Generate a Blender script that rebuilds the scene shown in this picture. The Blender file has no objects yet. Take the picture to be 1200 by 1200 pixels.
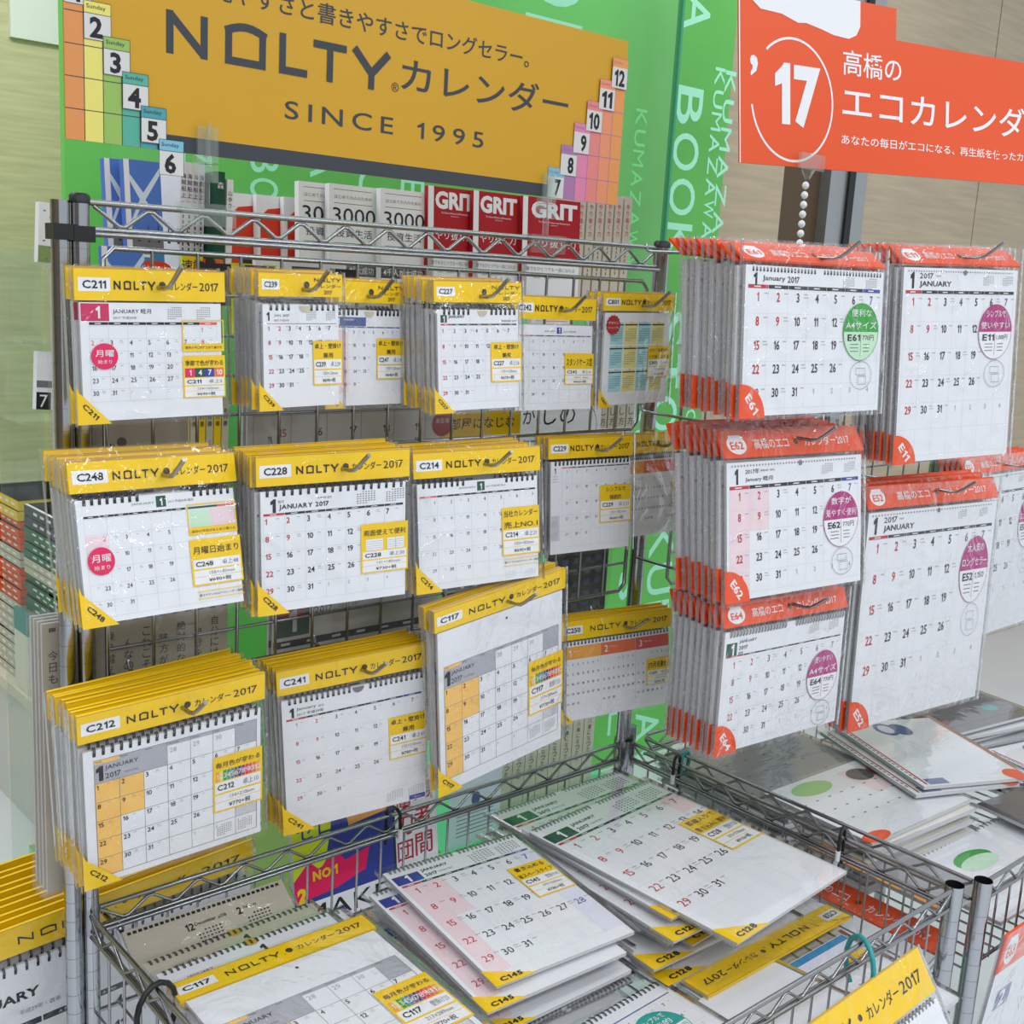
import bpy, math, random
from mathutils import Matrix, Vector, Euler
R = math.radians
random.seed(7)
SC = bpy.context.scene
COL = SC.collection

# ------------------------------------------------------------------ camera, world, lights, exposure
def cam_matrix(yaw, pitch, roll):
    yaw, pitch, roll = R(yaw), R(pitch), R(roll)
    F = Vector((math.cos(yaw)*math.cos(pitch), math.sin(yaw)*math.cos(pitch), -math.sin(pitch)))
    r = F.cross(Vector((0, 0, 1))).normalized(); u = r.cross(F)
    c, s = math.cos(roll), math.sin(roll)
    r2, u2 = c*r+s*u, c*u-s*r
    return Matrix((r2, u2, -F)).transposed()
cd = bpy.data.cameras.new('camera'); cam = bpy.data.objects.new('camera', cd); COL.objects.link(cam)
cd.sensor_width = 36; cd.sensor_fit = 'HORIZONTAL'; cd.lens = 36*1365/1200; cd.clip_start = .02
cam.matrix_world = Matrix.Translation((0, -1.3, 1.5)) @ cam_matrix(48.2, 11.3, 3.3).to_4x4()
SC.camera = cam
SC.view_settings.view_transform = 'Standard'; SC.view_settings.look = 'None'
SC.view_settings.exposure = -0.18; SC.view_settings.gamma = 1; SC.view_settings.use_curve_mapping = False
W = bpy.data.worlds.new('world'); SC.world = W; W.use_nodes = True
W.node_tree.nodes['Background'].inputs[0].default_value = (.86, .93, 1, 1)
W.node_tree.nodes['Background'].inputs[1].default_value = .88
SC.cycles.max_bounces = 8; SC.cycles.transparent_max_bounces = 40
SC.cycles.caustics_reflective = False; SC.cycles.caustics_refractive = False
def area(loc, sx, sy, power, col=(.93, .97, 1), rot=(0, 0, 0)):
    l = bpy.data.lights.new('ceiling_lamp', 'AREA'); l.shape = 'RECTANGLE'; l.size = sx; l.size_y = sy
    l.energy = power; l.color = col
    o = bpy.data.objects.new('ceiling_lamp', l); o.location = loc; o.rotation_euler = rot; COL.objects.link(o)
for x, y, p in ((-1.4, -2.2, 16), (.4, -2.2, 16), (2.2, -2.2, 16), (-.6, -.9, 5), (1.0, -.95, 5), (2.8, -1.0, 5), (1.2, -3.8, 16), (3.2, -3.6, 16), (-1.2, -3.8, 16), (.6, .75, 4), (1.8, .8, 4), (3.2, .7, 4)):
    area((x, y, 2.75), 1.2, .22, p)
area((.9, 1.9, 2.75), 1.2, .3, 16)
area((-.2, .9, 2.75), 1.2, .3, 12)

# ------------------------------------------------------------------ materials
def lin(c):
    c /= 255
    return c/12.92 if c <= .04045 else ((c+.055)/1.055)**2.4
def rgb(*c): return (lin(c[0]), lin(c[1]), lin(c[2]), 1)
MATS = {}
def mat(name, col, rough=.6, metal=0, bump=0, scale=40, var=0, spec=.5, stretch=None, trans=0, coat=0, ior=1.45):
    if name in MATS: return MATS[name]
    m = bpy.data.materials.new(name); m.use_nodes = True; nt = m.node_tree; b = nt.nodes['Principled BSDF']
    b.inputs['Base Color'].default_value = rgb(*col); b.inputs['Roughness'].default_value = rough
    b.inputs['Metallic'].default_value = metal; b.inputs['Specular IOR Level'].default_value = spec
    b.inputs['Transmission Weight'].default_value = trans; b.inputs['IOR'].default_value = ior
    b.inputs['Coat Weight'].default_value = coat
    if bump or var:
        tc = nt.nodes.new('ShaderNodeTexCoord'); mp = nt.nodes.new('ShaderNodeMapping'); n = nt.nodes.new('ShaderNodeTexNoise')
        nt.links.new(tc.outputs['Object'], mp.inputs[0]); nt.links.new(mp.outputs[0], n.inputs['Vector'])
        if stretch: mp.inputs['Scale'].default_value = stretch
        n.inputs['Scale'].default_value = scale; n.inputs['Detail'].default_value = 4
        if bump:
            bp = nt.nodes.new('ShaderNodeBump'); bp.inputs['Strength'].default_value = bump; bp.inputs['Distance'].default_value = .002
            nt.links.new(n.outputs['Fac'], bp.inputs['Height']); nt.links.new(bp.outputs[0], b.inputs['Normal'])
        if var:
            mx = nt.nodes.new('ShaderNodeMix'); mx.data_type = 'RGBA'
            mx.inputs[6].default_value = rgb(*[c*(1-var) for c in col]); mx.inputs[7].default_value = rgb(*[min(255, c*(1+var*.6)) for c in col])
            nt.links.new(n.outputs['Fac'], mx.inputs[0]); nt.links.new(mx.outputs[2], b.inputs['Base Color'])
    MATS[name] = m
    return m
def film(name, tint=(.985, .985, .985), milky=.0, bump=.5, scale=22, gloss=.08, boost=.03, alpha_col=(.8, .8, .8, 1)):
    """thin clear plastic: transparent, a little glossy, crinkled"""
    m = bpy.data.materials.new(name); m.use_nodes = True; nt = m.node_tree; nt.nodes.clear()
    out = nt.nodes.new('ShaderNodeOutputMaterial'); tr = nt.nodes.new('ShaderNodeBsdfTransparent'); gl = nt.nodes.new('ShaderNodeBsdfGlossy')
    fr = nt.nodes.new('ShaderNodeLayerWeight'); pw = nt.nodes.new('ShaderNodeMath'); pw.operation = 'POWER'; pw.inputs[1].default_value = 3.2; mx = nt.nodes.new('ShaderNodeMixShader'); tc = nt.nodes.new('ShaderNodeTexCoord')
    n = nt.nodes.new('ShaderNodeTexNoise'); bp = nt.nodes.new('ShaderNodeBump'); ad = nt.nodes.new('ShaderNodeMath'); ad.operation = 'ADD'
    tr.inputs[0].default_value = (*tint, 1); gl.inputs['Roughness'].default_value = gloss; gl.inputs[0].default_value = (1, 1, 1, 1)
    fr.inputs['Blend'].default_value = .5; ad.inputs[1].default_value = boost
    n.inputs['Scale'].default_value = scale; n.inputs['Detail'].default_value = 3; n.inputs['Distortion'].default_value = 1.6
    bp.inputs['Strength'].default_value = bump; bp.inputs['Distance'].default_value = .012
    oi = nt.nodes.new('ShaderNodeObjectInfo'); va = nt.nodes.new('ShaderNodeVectorMath'); va.operation = 'ADD'
    nt.links.new(tc.outputs['Object'], va.inputs[0]); nt.links.new(oi.outputs['Location'], va.inputs[1])
    nt.links.new(va.outputs[0], n.inputs['Vector']); nt.links.new(n.outputs['Fac'], bp.inputs['Height'])
    nt.links.new(bp.outputs[0], gl.inputs['Normal']); nt.links.new(bp.outputs[0], fr.inputs['Normal'])
    nt.links.new(fr.outputs['Facing'], pw.inputs[0]); nt.links.new(pw.outputs[0], ad.inputs[0]); nt.links.new(ad.outputs[0], mx.inputs[0])
    base = tr.outputs[0]
    if milky:
        df = nt.nodes.new('ShaderNodeBsdfDiffuse'); df.inputs[0].default_value = alpha_col; m2 = nt.nodes.new('ShaderNodeMixShader'); m2.inputs[0].default_value = milky
        nt.links.new(tr.outputs[0], m2.inputs[1]); nt.links.new(df.outputs[0], m2.inputs[2]); base = m2.outputs[0]
    nt.links.new(base, mx.inputs[1]); nt.links.new(gl.outputs[0], mx.inputs[2]); nt.links.new(mx.outputs[0], out.inputs[0])
    MATS[name] = m; return m
film('film', bump=.85, scale=13, gloss=.045, boost=.035)
film('film_flat', bump=.22, scale=7, gloss=.08, boost=.02)
film('film_edge', milky=.45, bump=.3, gloss=.12, alpha_col=(.42, .43, .46, 1))
film('film_bag', milky=.16, bump=.5, scale=9, gloss=.1, alpha_col=(.7, .7, .68, 1))
film('acrylic', tint=(.93, .97, .95), milky=.06, bump=.0, gloss=.04, boost=.03)
film('glass', tint=(.95, 1, .97), milky=.02, bump=0, gloss=.02, boost=.02, alpha_col=(.6, .9, .75, 1))
C = dict(
 yellow=(250, 204, 14), white=(236, 236, 238), label=(240, 240, 242), ink=(34, 32, 36), grey=(120, 120, 126), lgrey=(172, 172, 178), vgrey=(206, 206, 212),
 red=(190, 44, 58), blue=(52, 66, 150), dkgreen=(32, 84, 66), orange=(240, 82, 26), paleor=(250, 196, 104), orange_tint=(252, 205, 128), pink=(232, 28, 92),
 magenta=(178, 40, 120), green=(40, 160, 44), pale_green=(200, 232, 200), pale_pink=(240, 214, 218), crimson=(206, 44, 92), gold=(205, 158, 60), navy=(46, 52, 66),
 banner=(222, 160, 18), bink=(62, 66, 72), sky=(60, 140, 190), aqua=(168, 218, 218), sand=(232, 220, 140), coral=(238, 118, 74), rose=(228, 92, 92), amber=(244, 168, 74),
 kraft=(205, 192, 168), kraft_ink=(70, 58, 46), steel_blue=(90, 100, 150), gheader=(176, 176, 184), teal=(30, 160, 150), cream=(232, 228, 216), sea=(84, 124, 206), cloud=(214, 226, 244),
 dark=(40, 38, 42), lime=(214, 224, 40), brick=(176, 30, 40), scarlet=(226, 62, 44), spine=(206, 198, 180), lav=(226, 226, 240), tagw=(238, 238, 236), pagew=(240, 240, 236))
def M(n):
    if n in MATS: return MATS[n]
    return mat(n, C[n], rough=.55, spec=.3)
mat('paper', (235, 235, 238), .55, spec=.3, bump=.12, scale=14)
mat('paper_side', (205, 205, 206), .8)
mat('card_side', (214, 176, 120), .8)
mat('chrome', (176, 178, 182), .16, 1, bump=.03, scale=60)
mat('wire', (160, 160, 162), .22, 1)
mat('blackcoil', (62, 62, 68), .35, .7)
mat('greycoil', (150, 150, 155), .3, .8)
mat('black_plastic', (26, 26, 28), .4)
mat('teal_plastic', (44, 150, 150), .35)
mat('white_tip', (235, 235, 240), .4)
mat('beads', (236, 236, 240), .2, coat=.5)

# ------------------------------------------------------------------ mesh tools
_g = {}
def glyph(s, bold=0, res=2, track=1):
    k = (s, bold, res, track)
    if k in _g: return _g[k]
    if ('1' in s or track != 1) and s.isascii() and s != '1':
        vs, fs, x = [], [], 0.0
        for ch in s:
            if ch == ' ': x += .30*track; continue
            v, f, bb = glyph(ch, bold, res); wd = bb[2]-bb[0]; b0 = len(vs)
            vs += [(a[0]-bb[0]+x, a[1]) for a in v]; fs += [tuple(b0+i for i in q) for q in f]; x += wd+.075*(1+(track-1)*4)
        x -= .075*(1+(track-1)*4); bb = (0, min(v[1] for v in vs), x, max(v[1] for v in vs)); _g[k] = (vs, fs, bb); return _g[k]
    if s == '1':
        t = .085+bold*1.9; X = .20; H = glyph('2', bold, res)[2]; y0, y1 = H[1], H[3]
        vs = [(X, y0), (X+t, y0), (X+t, y1), (X+t*.25, y1), (X, y1-.05), (X-.14, y1-.15), (X-.14, y1-.15-t*.95), (X, y1-.13-t*.8)]
        vs = [(a+.0, b) for a, b in vs]; _g[k] = (vs, [(0, 1, 2, 3, 4, 7), (4, 5, 6, 7)], (X-.14, y0, X+t, y1)); return _g[k]
    c = bpy.data.curves.new('t', 'FONT'); c.body = s; c.size = 1; c.resolution_u = res; c.offset = bold
    o = bpy.data.objects.new('t', c)
    me = bpy.data.meshes.new_from_object(o)
    vs = [(v.co.x, v.co.y) for v in me.vertices]; fs = [tuple(p.vertices) for p in me.polygons]
    if bold > 0:   # thickening can fold thin strokes: check the area it should have gained
        A = sum(p.area for p in me.polygons); A0, L0 = glyph_area(s, res)
        if abs(A-(A0+L0*bold)) > .08*(A0+L0*bold):
            bpy.data.objects.remove(o); bpy.data.curves.remove(c); bpy.data.meshes.remove(me)
            _g[k] = glyph(s, bold*.5 if bold > .006 else 0, res); return _g[k]
    bpy.data.objects.remove(o); bpy.data.curves.remove(c); bpy.data.meshes.remove(me)
    if not vs: bb = (0, 0, .3, .7)
    else:
        xs = [v[0] for v in vs]; ys = [v[1] for v in vs]; bb = (min(xs), min(ys), max(xs), max(ys))
    _g[k] = (vs, fs, bb)
    return _g[k]

_ga = {}
def glyph_area(s, res):
    if (s, res) not in _ga:
        vs, fs, bb = glyph(s, 0, res); cnt = {}; A = 0
        for f in fs:
            for i in range(len(f)):
                a, b = f[i], f[(i+1) % len(f)]; A += (vs[a][0]*vs[b][1]-vs[b][0]*vs[a][1])/2; e = (min(a, b), max(a, b)); cnt[e] = cnt.get(e, 0)+1
        _ga[(s, res)] = (abs(A), sum(math.dist(vs[a], vs[b]) for (a, b), n in cnt.items() if n == 1))
    return _ga[(s, res)]

class MB:
    """collects faces; also paints flat print on a sheet (x right, y down, lv = layer towards the viewer)"""
    def __init__(s, ox=0, oz=0, oy=0, T=None):
        s.v = []; s.f = []; s.m = []; s.names = []; s.ox = ox; s.oz = oz; s.oy = oy; s.T = T; s.smooth = []
    def mi(s, n):
        if n not in s.names: s.names.append(n)
        return s.names.index(n)
    def add(s, vs, fs, n, sm=False):
        b = len(s.v); s.v += [tuple(v) for v in vs]; i = s.mi(n)
        for f in fs: s.f.append(tuple(b+k for k in f)); s.m.append(i); s.smooth.append(sm)
    def box(s, a, b, n):
        x0, y0, z0 = a; x1, y1, z1 = b
        s.add([(x0, y0, z0), (x1, y0, z0), (x1, y1, z0), (x0, y1, z0), (x0, y0, z1), (x1, y0, z1), (x1, y1, z1), (x0, y1, z1)],
              [(0, 3, 2, 1), (4, 5, 6, 7), (0, 1, 5, 4), (1, 2, 6, 5), (2, 3, 7, 6), (3, 0, 4, 7)], n)
    def tube(s, pts, r, n, seg=8, cap=True, closed=False):
        pts = [Vector(p) for p in pts]; N = len(pts); rings = []
        up = None
        for i, p in enumerate(pts):
            if closed: d = (pts[(i+1) % N]-pts[i-1])
            else: d = (pts[min(i+1, N-1)]-pts[max(i-1, 0)])
            d.normalize()
            if up is None:
                up = Vector((0, 0, 1)) if abs(d.z) < .9 else Vector((1, 0, 0))
            a = d.cross(up)
            if a.length < 1e-5: a = d.cross(Vector((1, .3, .2)))
            a.normalize(); u2 = a.cross(d); up = u2
            rr = r[i] if isinstance(r, (list, tuple)) else r
            rings.append([p+a*math.cos(2*math.pi*k/seg)*rr+u2*math.sin(2*math.pi*k/seg)*rr for k in range(seg)])
        vs = [q for ring in rings for q in ring]; fs = []
        for i in range(N-1+(1 if closed else 0)):
            j = (i+1) % N
            for k in range(seg): fs.append((i*seg+k, i*seg+(k+1) % seg, j*seg+(k+1) % seg, j*seg+k))
        s.add(vs, fs, n, True)
        if cap and not closed:
            b = len(s.v); s.add(rings[0], [tuple(range(seg))[::-1]], n); s.add(rings[-1], [tuple(range(seg))], n)
    # --- flat print
    def p(s, x, y, lv): return (s.ox+x, s.oy-lv*.00012, s.oz-y)
    def poly(s, pts, n, lv=1): s.add([s.p(x, y, lv) for x, y in pts], [tuple(range(len(pts)))[::-1]], n)
    def rect(s, x0, y0, x1, y1, n, lv=1): s.poly([(x0, y0), (x1, y0), (x1, y1), (x0, y1)], n, lv)
    def frame(s, x0, y0, x1, y1, t, n, lv=2):
        s.rect(x0, y0, x1, y0+t, n, lv); s.rect(x0, y1-t, x1, y1, n, lv); s.rect(x0, y0+t, x0+t, y1-t, n, lv); s.rect(x1-t, y0+t, x1, y1-t, n, lv)
    def disc(s, cx, cy, rx, ry, n, lv=2, a0=0, a1=360, k=24):
        s.poly([(cx+rx*math.cos(R(a0+(a1-a0)*i/k)), cy+ry*math.sin(R(a0+(a1-a0)*i/k))) for i in range(k+(a1-a0 < 360))], n, lv)
    def ring(s, cx, cy, rx, ry, t, n, lv=2, a0=0, a1=360, k=32):
        for i in range(k):
            a, b = R(a0+(a1-a0)*i/k), R(a0+(a1-a0)*(i+1)/k)
            s.poly([(cx+rx*math.cos(a), cy+ry*math.sin(a)), (cx+rx*math.cos(b), cy+ry*math.sin(b)), (cx+(rx-t)*math.cos(b), cy+(ry-t)*math.sin(b)), (cx+(rx-t)*math.cos(a), cy+(ry-t)*math.sin(a))], n, lv)
    def text(s, t, x, y, h, n='ink', al='l', bold=0, lv=4, rot=0, w=None, res=2, sx=1, track=1):
        """y = middle of the line, h = cap height; w squeezes to a width"""
        if any(ord(q) > 0x3000 for q in t): bold = min(bold, .007)
        vs, fs, bb = glyph(t, bold, res, track)
        k = h/(bb[3]-bb[1]) if (bb[3]-bb[1]) > 0 else h
        if len(t) <= 2 and t.isdigit(): k = h/.73
        kx = k*sx
        if w: kx = w/(bb[2]-bb[0])
        wd = (bb[2]-bb[0])*kx
        x0 = -wd*{'l': 0, 'c': .5, 'r': 1}[al]; cy = (bb[1]+bb[3])/2
        c, sn = math.cos(R(rot)), math.sin(R(rot)); pts = []
        for a, b in vs:
            X = x0+(a-bb[0])*kx; Y = -(b-cy)*k
            pts.append(s.p(x+X*c-Y*sn, y+X*sn+Y*c, lv))
        s.add(pts, fs, n)
    def vtext(s, t, x, y, h, n='ink', bold=0, lv=4, gap=1.15):
        for i, ch in enumerate(t): s.text(ch, x, y+i*h*gap, h*(.12 if ch in 'ー一' else .92), n, 'c', bold, lv) if ch != 'ー' else s.rect(x-h*.06, y+(i-.4)*h*gap, x+h*.06, y+(i+.4)*h*gap, n, lv)
    def build(s, name, parent=None, loc=None):
        me = bpy.data.meshes.new(name)
        T = s.T
        me.from_pydata([T @ Vector(v) for v in s.v] if T else s.v, [], s.f)
        for n in s.names: me.materials.append(M(n))
        me.polygons.foreach_set('material_index', s.m); me.polygons.foreach_set('use_smooth', s.smooth); me.update()
        o = bpy.data.objects.new(name, me); COL.objects.link(o)
        if parent: o.parent = parent
        if loc: o.location = loc
        return o
def tag(o, label=None, cat=None, group=None, kind=None):
    if label: o['label'] = label
    if cat: o['category'] = cat
    if group: o['group'] = group
    if kind: o['kind'] = kind
    return o
def empty(name, label=None, cat=None, group=None, loc=(0, 0, 0)):
    o = bpy.data.objects.new(name, None); o.empty_display_size = .02; o.location = loc; COL.objects.link(o)
    return tag(o, label, cat, group)
def copy_tree(o, parent=None):
    kids = [c for c in o.children]
    c = o.copy(); COL.objects.link(c)
    if parent: c.parent = parent
    for k in kids: copy_tree(k, c)
    return c
def pose(o, x, y, z, w, h, yaw, pitch, roll, dy=0, dyaw=0, dz=0, droll=0, dx=0):
    """x,y,z is the top left corner of the card, the root stands at its bottom centre"""
    m = (Matrix.Rotation(R(yaw+dyaw), 3, 'Z') @ Matrix.Rotation(R(pitch), 3, 'X') @ Matrix.Rotation(R(roll+droll), 3, 'Y'))
    o.rotation_mode = 'YXZ'; o.rotation_euler = m.to_euler('YXZ')
    o.location = Vector((x+dx, y+dy, z+dz)) + m @ Vector((w/2, 0, -h))

# ------------------------------------------------------------------ setting
def struct(name, mb): return tag(mb.build(name), kind='structure')
b = MB(); b.box((-6, -6, -.05), (9, 6, 0), 'floor_tile'); mat('floor_tile', (226, 228, 232), .25, bump=.02, scale=4, var=.03); struct('floor', b)
mat('wood_pale', (196, 190, 146), .5, bump=.1, scale=5, var=.16, stretch=(1, 1, 14)); mat('wood_beige', (190, 172, 144), .5, bump=.1, scale=4, var=.14, stretch=(1, 1, 14))
mat('dark_gap', (88, 70, 48), .6); mat('aluminium', (170, 172, 172), .4, .8); mat('blackline', (24, 26, 26), .5)
mat('green_film', (104, 200, 88), .35, var=.22, scale=1.6); mat('mint', (172, 246, 208), .35); mat('mint_soft', (128, 232, 140), .35)
mat('cream_wall', (214, 220, 206), .6)
b = MB(); b.box((-3, 2.6, 0), (2.6, 2.7, 2.9), 'wood_pale'); struct('wall_back', b)
mat('reflector_brown', (120, 104, 84), .6)
b = MB(); b.box((-3.3, -6, 0), (-3.2, 2.6, 2.5), 'reflector_brown'); struct('wall_left_reflector', b)  # unseen brown wall, added to give the chrome darker streaks to reflect
b = MB(); b.box((1.305, 2.585, 2.14), (1.52, 2.6, 2.9), 'cream_wall'); struct('trim_1', b)
b = MB(); b.box((2.88, 1.10, 0), (3.25, 1.14, 2.9), 'wood_beige'); b.box((3.25, 1.13, 0), (3.50, 1.16, 2.9), 'dark_gap')
b.box((3.50, 1.09, 0), (3.72, 1.14, 2.9), 'aluminium'); b.box((3.60, 1.08, 0), (3.635, 1.1, 2.9), 'blackline')
b.box((3.72, 1.10, 0), (4.52, 1.14, 2.9), 'wood_beige'); b.box((4.527, 1.10, 0), (6.5, 1.14, 2.9), 'wood_beige'); b.box((4.5, 1.12, 0), (4.6, 1.15, 2.9), 'dark_gap')
struct('wall_right', b)
# green shop window film with white lettering
g = MB(ox=0, oz=0, oy=1.05); g.box((.885, 1.05, 0), (2.88, 1.07, 2.9), 'green_film')
def down(s_, xc, z0, z1, width, n='mint', bold=.008):
    """letters turned a quarter to the right, reading downwards"""
    L = len(s_); st = (z0-z1)/L
    for i, ch in enumerate(s_):
        if ch == ' ': continue
        vs, fs, bb = glyph(ch, bold, 4); kx = st*.82/(bb[2]-bb[0]); ky = width/(bb[3]-bb[1])
        zc = z0-(i+.5)*st
        g.add([(xc+(v[1]-(bb[1]+bb[3])/2)*ky, 1.0495, zc-(v[0]-(bb[0]+bb[2])/2)*kx) for v in vs], fs, n)
down('KUMAZAWA BOOK STORE', 2.70, 3.236, .804, .115); down('KUMAZAWA', 2.74, .78, -.2, .115)
down('KUMAZAWA BOOK STORE', 2.825, 2.15, .95, .046)
down('KUMAZAWA', 2.875, 2.15, 1.5, .05)
down('KUMAZAWA', 2.50, 1.99, 1.55, .045, 'mint_soft')
down('BOOK STORE', 2.60, 1.2, .1, .09)
for xs, s_ in ((1.16, 'MAZAWA'), (1.32, 'REBOOK'), (1.47, 'WAVE'), (1.60, 'KUM'), (1.72, 'NEW')):
    down(s_, xs, 1.86, 1.52, .07)
down('ZOKU', 1.9, 2.6, 1.7, .2); down('BOOK', 2.15, 2.7, 2.0, .2)
down('KUMAZAWA', 2.3, 1.5, .2, .12); down('STORE', 1.9, 1.4, .3, .14)
struct('window_1', g)
# a free glass pane in front of the film
mat('glass_edge', (70, 160, 120), .2)
pn = MB(); pn.add([(.95, .985, .9), (2.56, .985, .9), (2.56, .985, 2.9), (.95, .985, 2.9)], [(0, 1, 2, 3)], 'glass'); pn.box((2.56, .98, .9), (2.568, .998, 2.9), 'glass_edge')
struct('window_2', pn)
b = MB(); b.box((.99, 1.35, .33), (2.0, 2.55, .36), 'cream_top'); b.box((1.0, 1.37, 0), (1.98, 2.55, .325), 'white_panel'); mat('cream_top', (222, 216, 198), .45); mat('white_panel', (212, 212, 208), .4)
low = b.build('low_display_platform'); tag(low, 'low cream display platform with white front, carrying piled books at left edge', 'platform')

# ------------------------------------------------------------------ racks
def zigzag(mb, p0, p1, h, n, r, pitch=.062):
    p0, p1 = Vector(p0), Vector(p1); L = (p1-p0).length; k = max(2, int(L/pitch)); pts = []
    for i in range(k*2+1):
        q = p0.lerp(p1, i/(2*k)); q.z -= h*(i % 2); pts.append(q)
    q = []
    for i, a in enumerate(pts):
        if 0 < i < len(pts)-1: q += [a.lerp(pts[i-1], .12), a.lerp(pts[i+1], .12)]
        else: q.append(a)
    mb.tube(q, r, n, 6)
def post(parent, x, y, z0, z1, cap=True, name='post', hollow=False, r=.0127):
    b = MB()
    b.tube([(x, y, z0), (x, y, z1)], r, 'chrome', 24, cap=not hollow)
    z = z1-.05
    while z > z0+.02:
        b.tube([(x, y, z), (x, y, z-.0008)], r+.0002, 'wire', 24, cap=False); z -= .025
    if hollow:
        b.tube([(x, y, z1-.03), (x, y, z1)], r*.86, 'black_plastic', 24, cap=False)
        b.add([(x+r*.86*math.cos(2*math.pi*k/24), y+r*.86*math.sin(2*math.pi*k/24), z1-.03) for k in range(24)], [tuple(range(24))], 'black_plastic')
    o = b.build(name, parent)
    if cap:
        c = MB(); c.tube([(x, y, z1-.002), (x, y, z1+.006), (x, y, z1+.009)], [r+.001, r+.001, r*.8], 'black_plastic', 24); c.build('post_cap', o)
    return o
def collar(parent, x, y, z, h=.045, r=.0195):
    b = MB(); b.tube([(x, y, z-h), (x, y, z-h*.5), (x, y, z+.002)], [r*.88, r, r*.95], 'wire', 24)
    b.tube([(x, y, z+.002), (x, y, z+.006)], r*.8, 'black_plastic', 24); return b.build('post_collar', parent)
def rail(parent, p0, p1, z=.71, drop=.028, side=(0, 0), double=True):
    b = MB(); (x0, y0), (x1, y1) = p0, p1; sx, sy = side
    b.tube([(x0, y0, z), (x1, y1, z)], .0032, 'wire')
    b.tube([(x0, y0, z-drop), (x1, y1, z-drop)], .003, 'wire')
    if double: b.tube([(x0+sx, y0+sy, z-drop-.002), (x1+sx, y1+sy, z-drop-.002)], .0028, 'wire')
    zigzag(b, (x0, y0, z-.003), (x1, y1, z-.003), drop-.005, 'wire', .0022)
    return b.build('truss_rail', parent)
def wires(parent, p0, p1, z0, z1, n, name='side_wire'):
    for i in range(1, n):
        t = i/n; x = p0[0]+(p1[0]-p0[0])*t; y = p0[1]+(p1[1]-p0[1])*t
        b = MB(); b.tube([(x, y, z0), (x, y, z1)], .0018, 'wire', 6); b.build(name, parent)
def basket_floor(parent, x0, y0, x1, y1, z):
    n = int((x1-x0)/.03)
    for i in range(n+1):
        x = x0+(x1-x0)*i/n; b = MB(); b.tube([(x, y0, z), (x, y1, z)], .0018, 'wire', 6); b.build('bottom_wire', parent)
    for i in range(4):
        y = y0+(y1-y0)*i/3; b = MB(); b.tube([(x0, y, z-.004), (x1, y, z-.004)], .0028, 'wire', 6); b.build('bottom_bar', parent)

rack = empty('display_rack', 'chrome wire display rack carrying the yellow headed calendars and its front basket', 'rack')
post(rack, .505, 0, 0, 1.556, r=.0102); post(rack, 1.455, 0, 0, 1.565)
for p in ((1.468, -.62),): post(rack, *p, 0, .715, cap=False, hollow=True)
post(rack, .497, -.62, 0, .715, cap=False, hollow=True)
b = MB(); b.box((.4935, -.0135, 1.513), (.517, .012, 1.530), 'black_plastic'); b.build('black_band', rack)
collar(rack, .505, 0, .712, r=.0108); collar(rack, 1.460, 0, .715)
# top truss
b = MB(); b.tube([(.515, 0, 1.556), (1.443, 0, 1.562)], .0036, 'wire'); b.tube([(.515, 0, 1.527), (1.443, 0, 1.532)], .0036, 'wire'); b.tube([(.515, -.008, 1.522), (1.443, -.008, 1.527)], .003, 'wire')
zigzag(b, (.52, 0, 1.553), (1.44, 0, 1.558), .024, 'wire', .0026); b.build('truss_rail', rack)
BK = dict(x0=.503, x1=1.455, y0=-.62, y1=0)
rail(rack, (.516, 0), (1.444, 0), side=(0, -.006)); rail(rack, (.500, -.015), (.497, -.607), side=(.006, 0)); rail(rack, (1.468, -.015), (1.468, -.607), side=(-.006, 0)); rail(rack, (.510, -.622), (1.455, -.622), side=(0, .006))
wires(rack, (.52, -.003), (1.44, -.003), .681, .575, 22); wires(rack, (.501, -.02), (.499, -.6), .681, .575, 13); wires(rack, (1.464, -.02), (1.464, -.6), .681, .575, 16); wires(rack, (.52, -.618), (1.45, -.618), .681, .575, 24)
basket_floor(rack, .505, -.615, 1.46, -.004, .575)
# the neighbouring rack, to the left
rk0 = empty('display_rack', 'left neighbour rack, only its chrome post shows beside the black band', 'rack')
post(rk0, .4835, 0, 0, 1.556, cap=False, r=.0102); b = MB(); b.box((.4715, -.0135, 1.514), (.493, .012, 1.531), 'black_plastic'); b.build('black_band', rk0)
# the orange one, to the right
rk2 = empty('display_rack', 'right hand chrome wire rack carrying the orange headed calendars and a basket', 'rack')
post(rk2, 1.514, -.638, 0, .715, cap=False, hollow=True); post(rk2, 2.42, -.64, 0, .715, cap=False); post(rk2, 1.506, .03, 0, .72, cap=False); post(rk2, 2.42, 0, 0, 1.56)
rail(rk2, (1.504, -.01), (1.508, -.625), side=(.006, 0)); rail(rk2, (1.52, 0), (2.41, 0), side=(0, -.006)); rail(rk2, (1.527, -.638), (2.41, -.638), side=(0, .006))
wires(rk2, (1.51, -.02), (1.51, -.6), .681, .575, 16); wires(rk2, (1.53, -.636), (2.4, -.636), .681, .575, 22); wires(rk2, (1.53, -.003), (2.4, -.003), .681, .575, 18)
basket_floor(rk2, 1.51, -.63, 2.41, -.004, .575)

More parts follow.
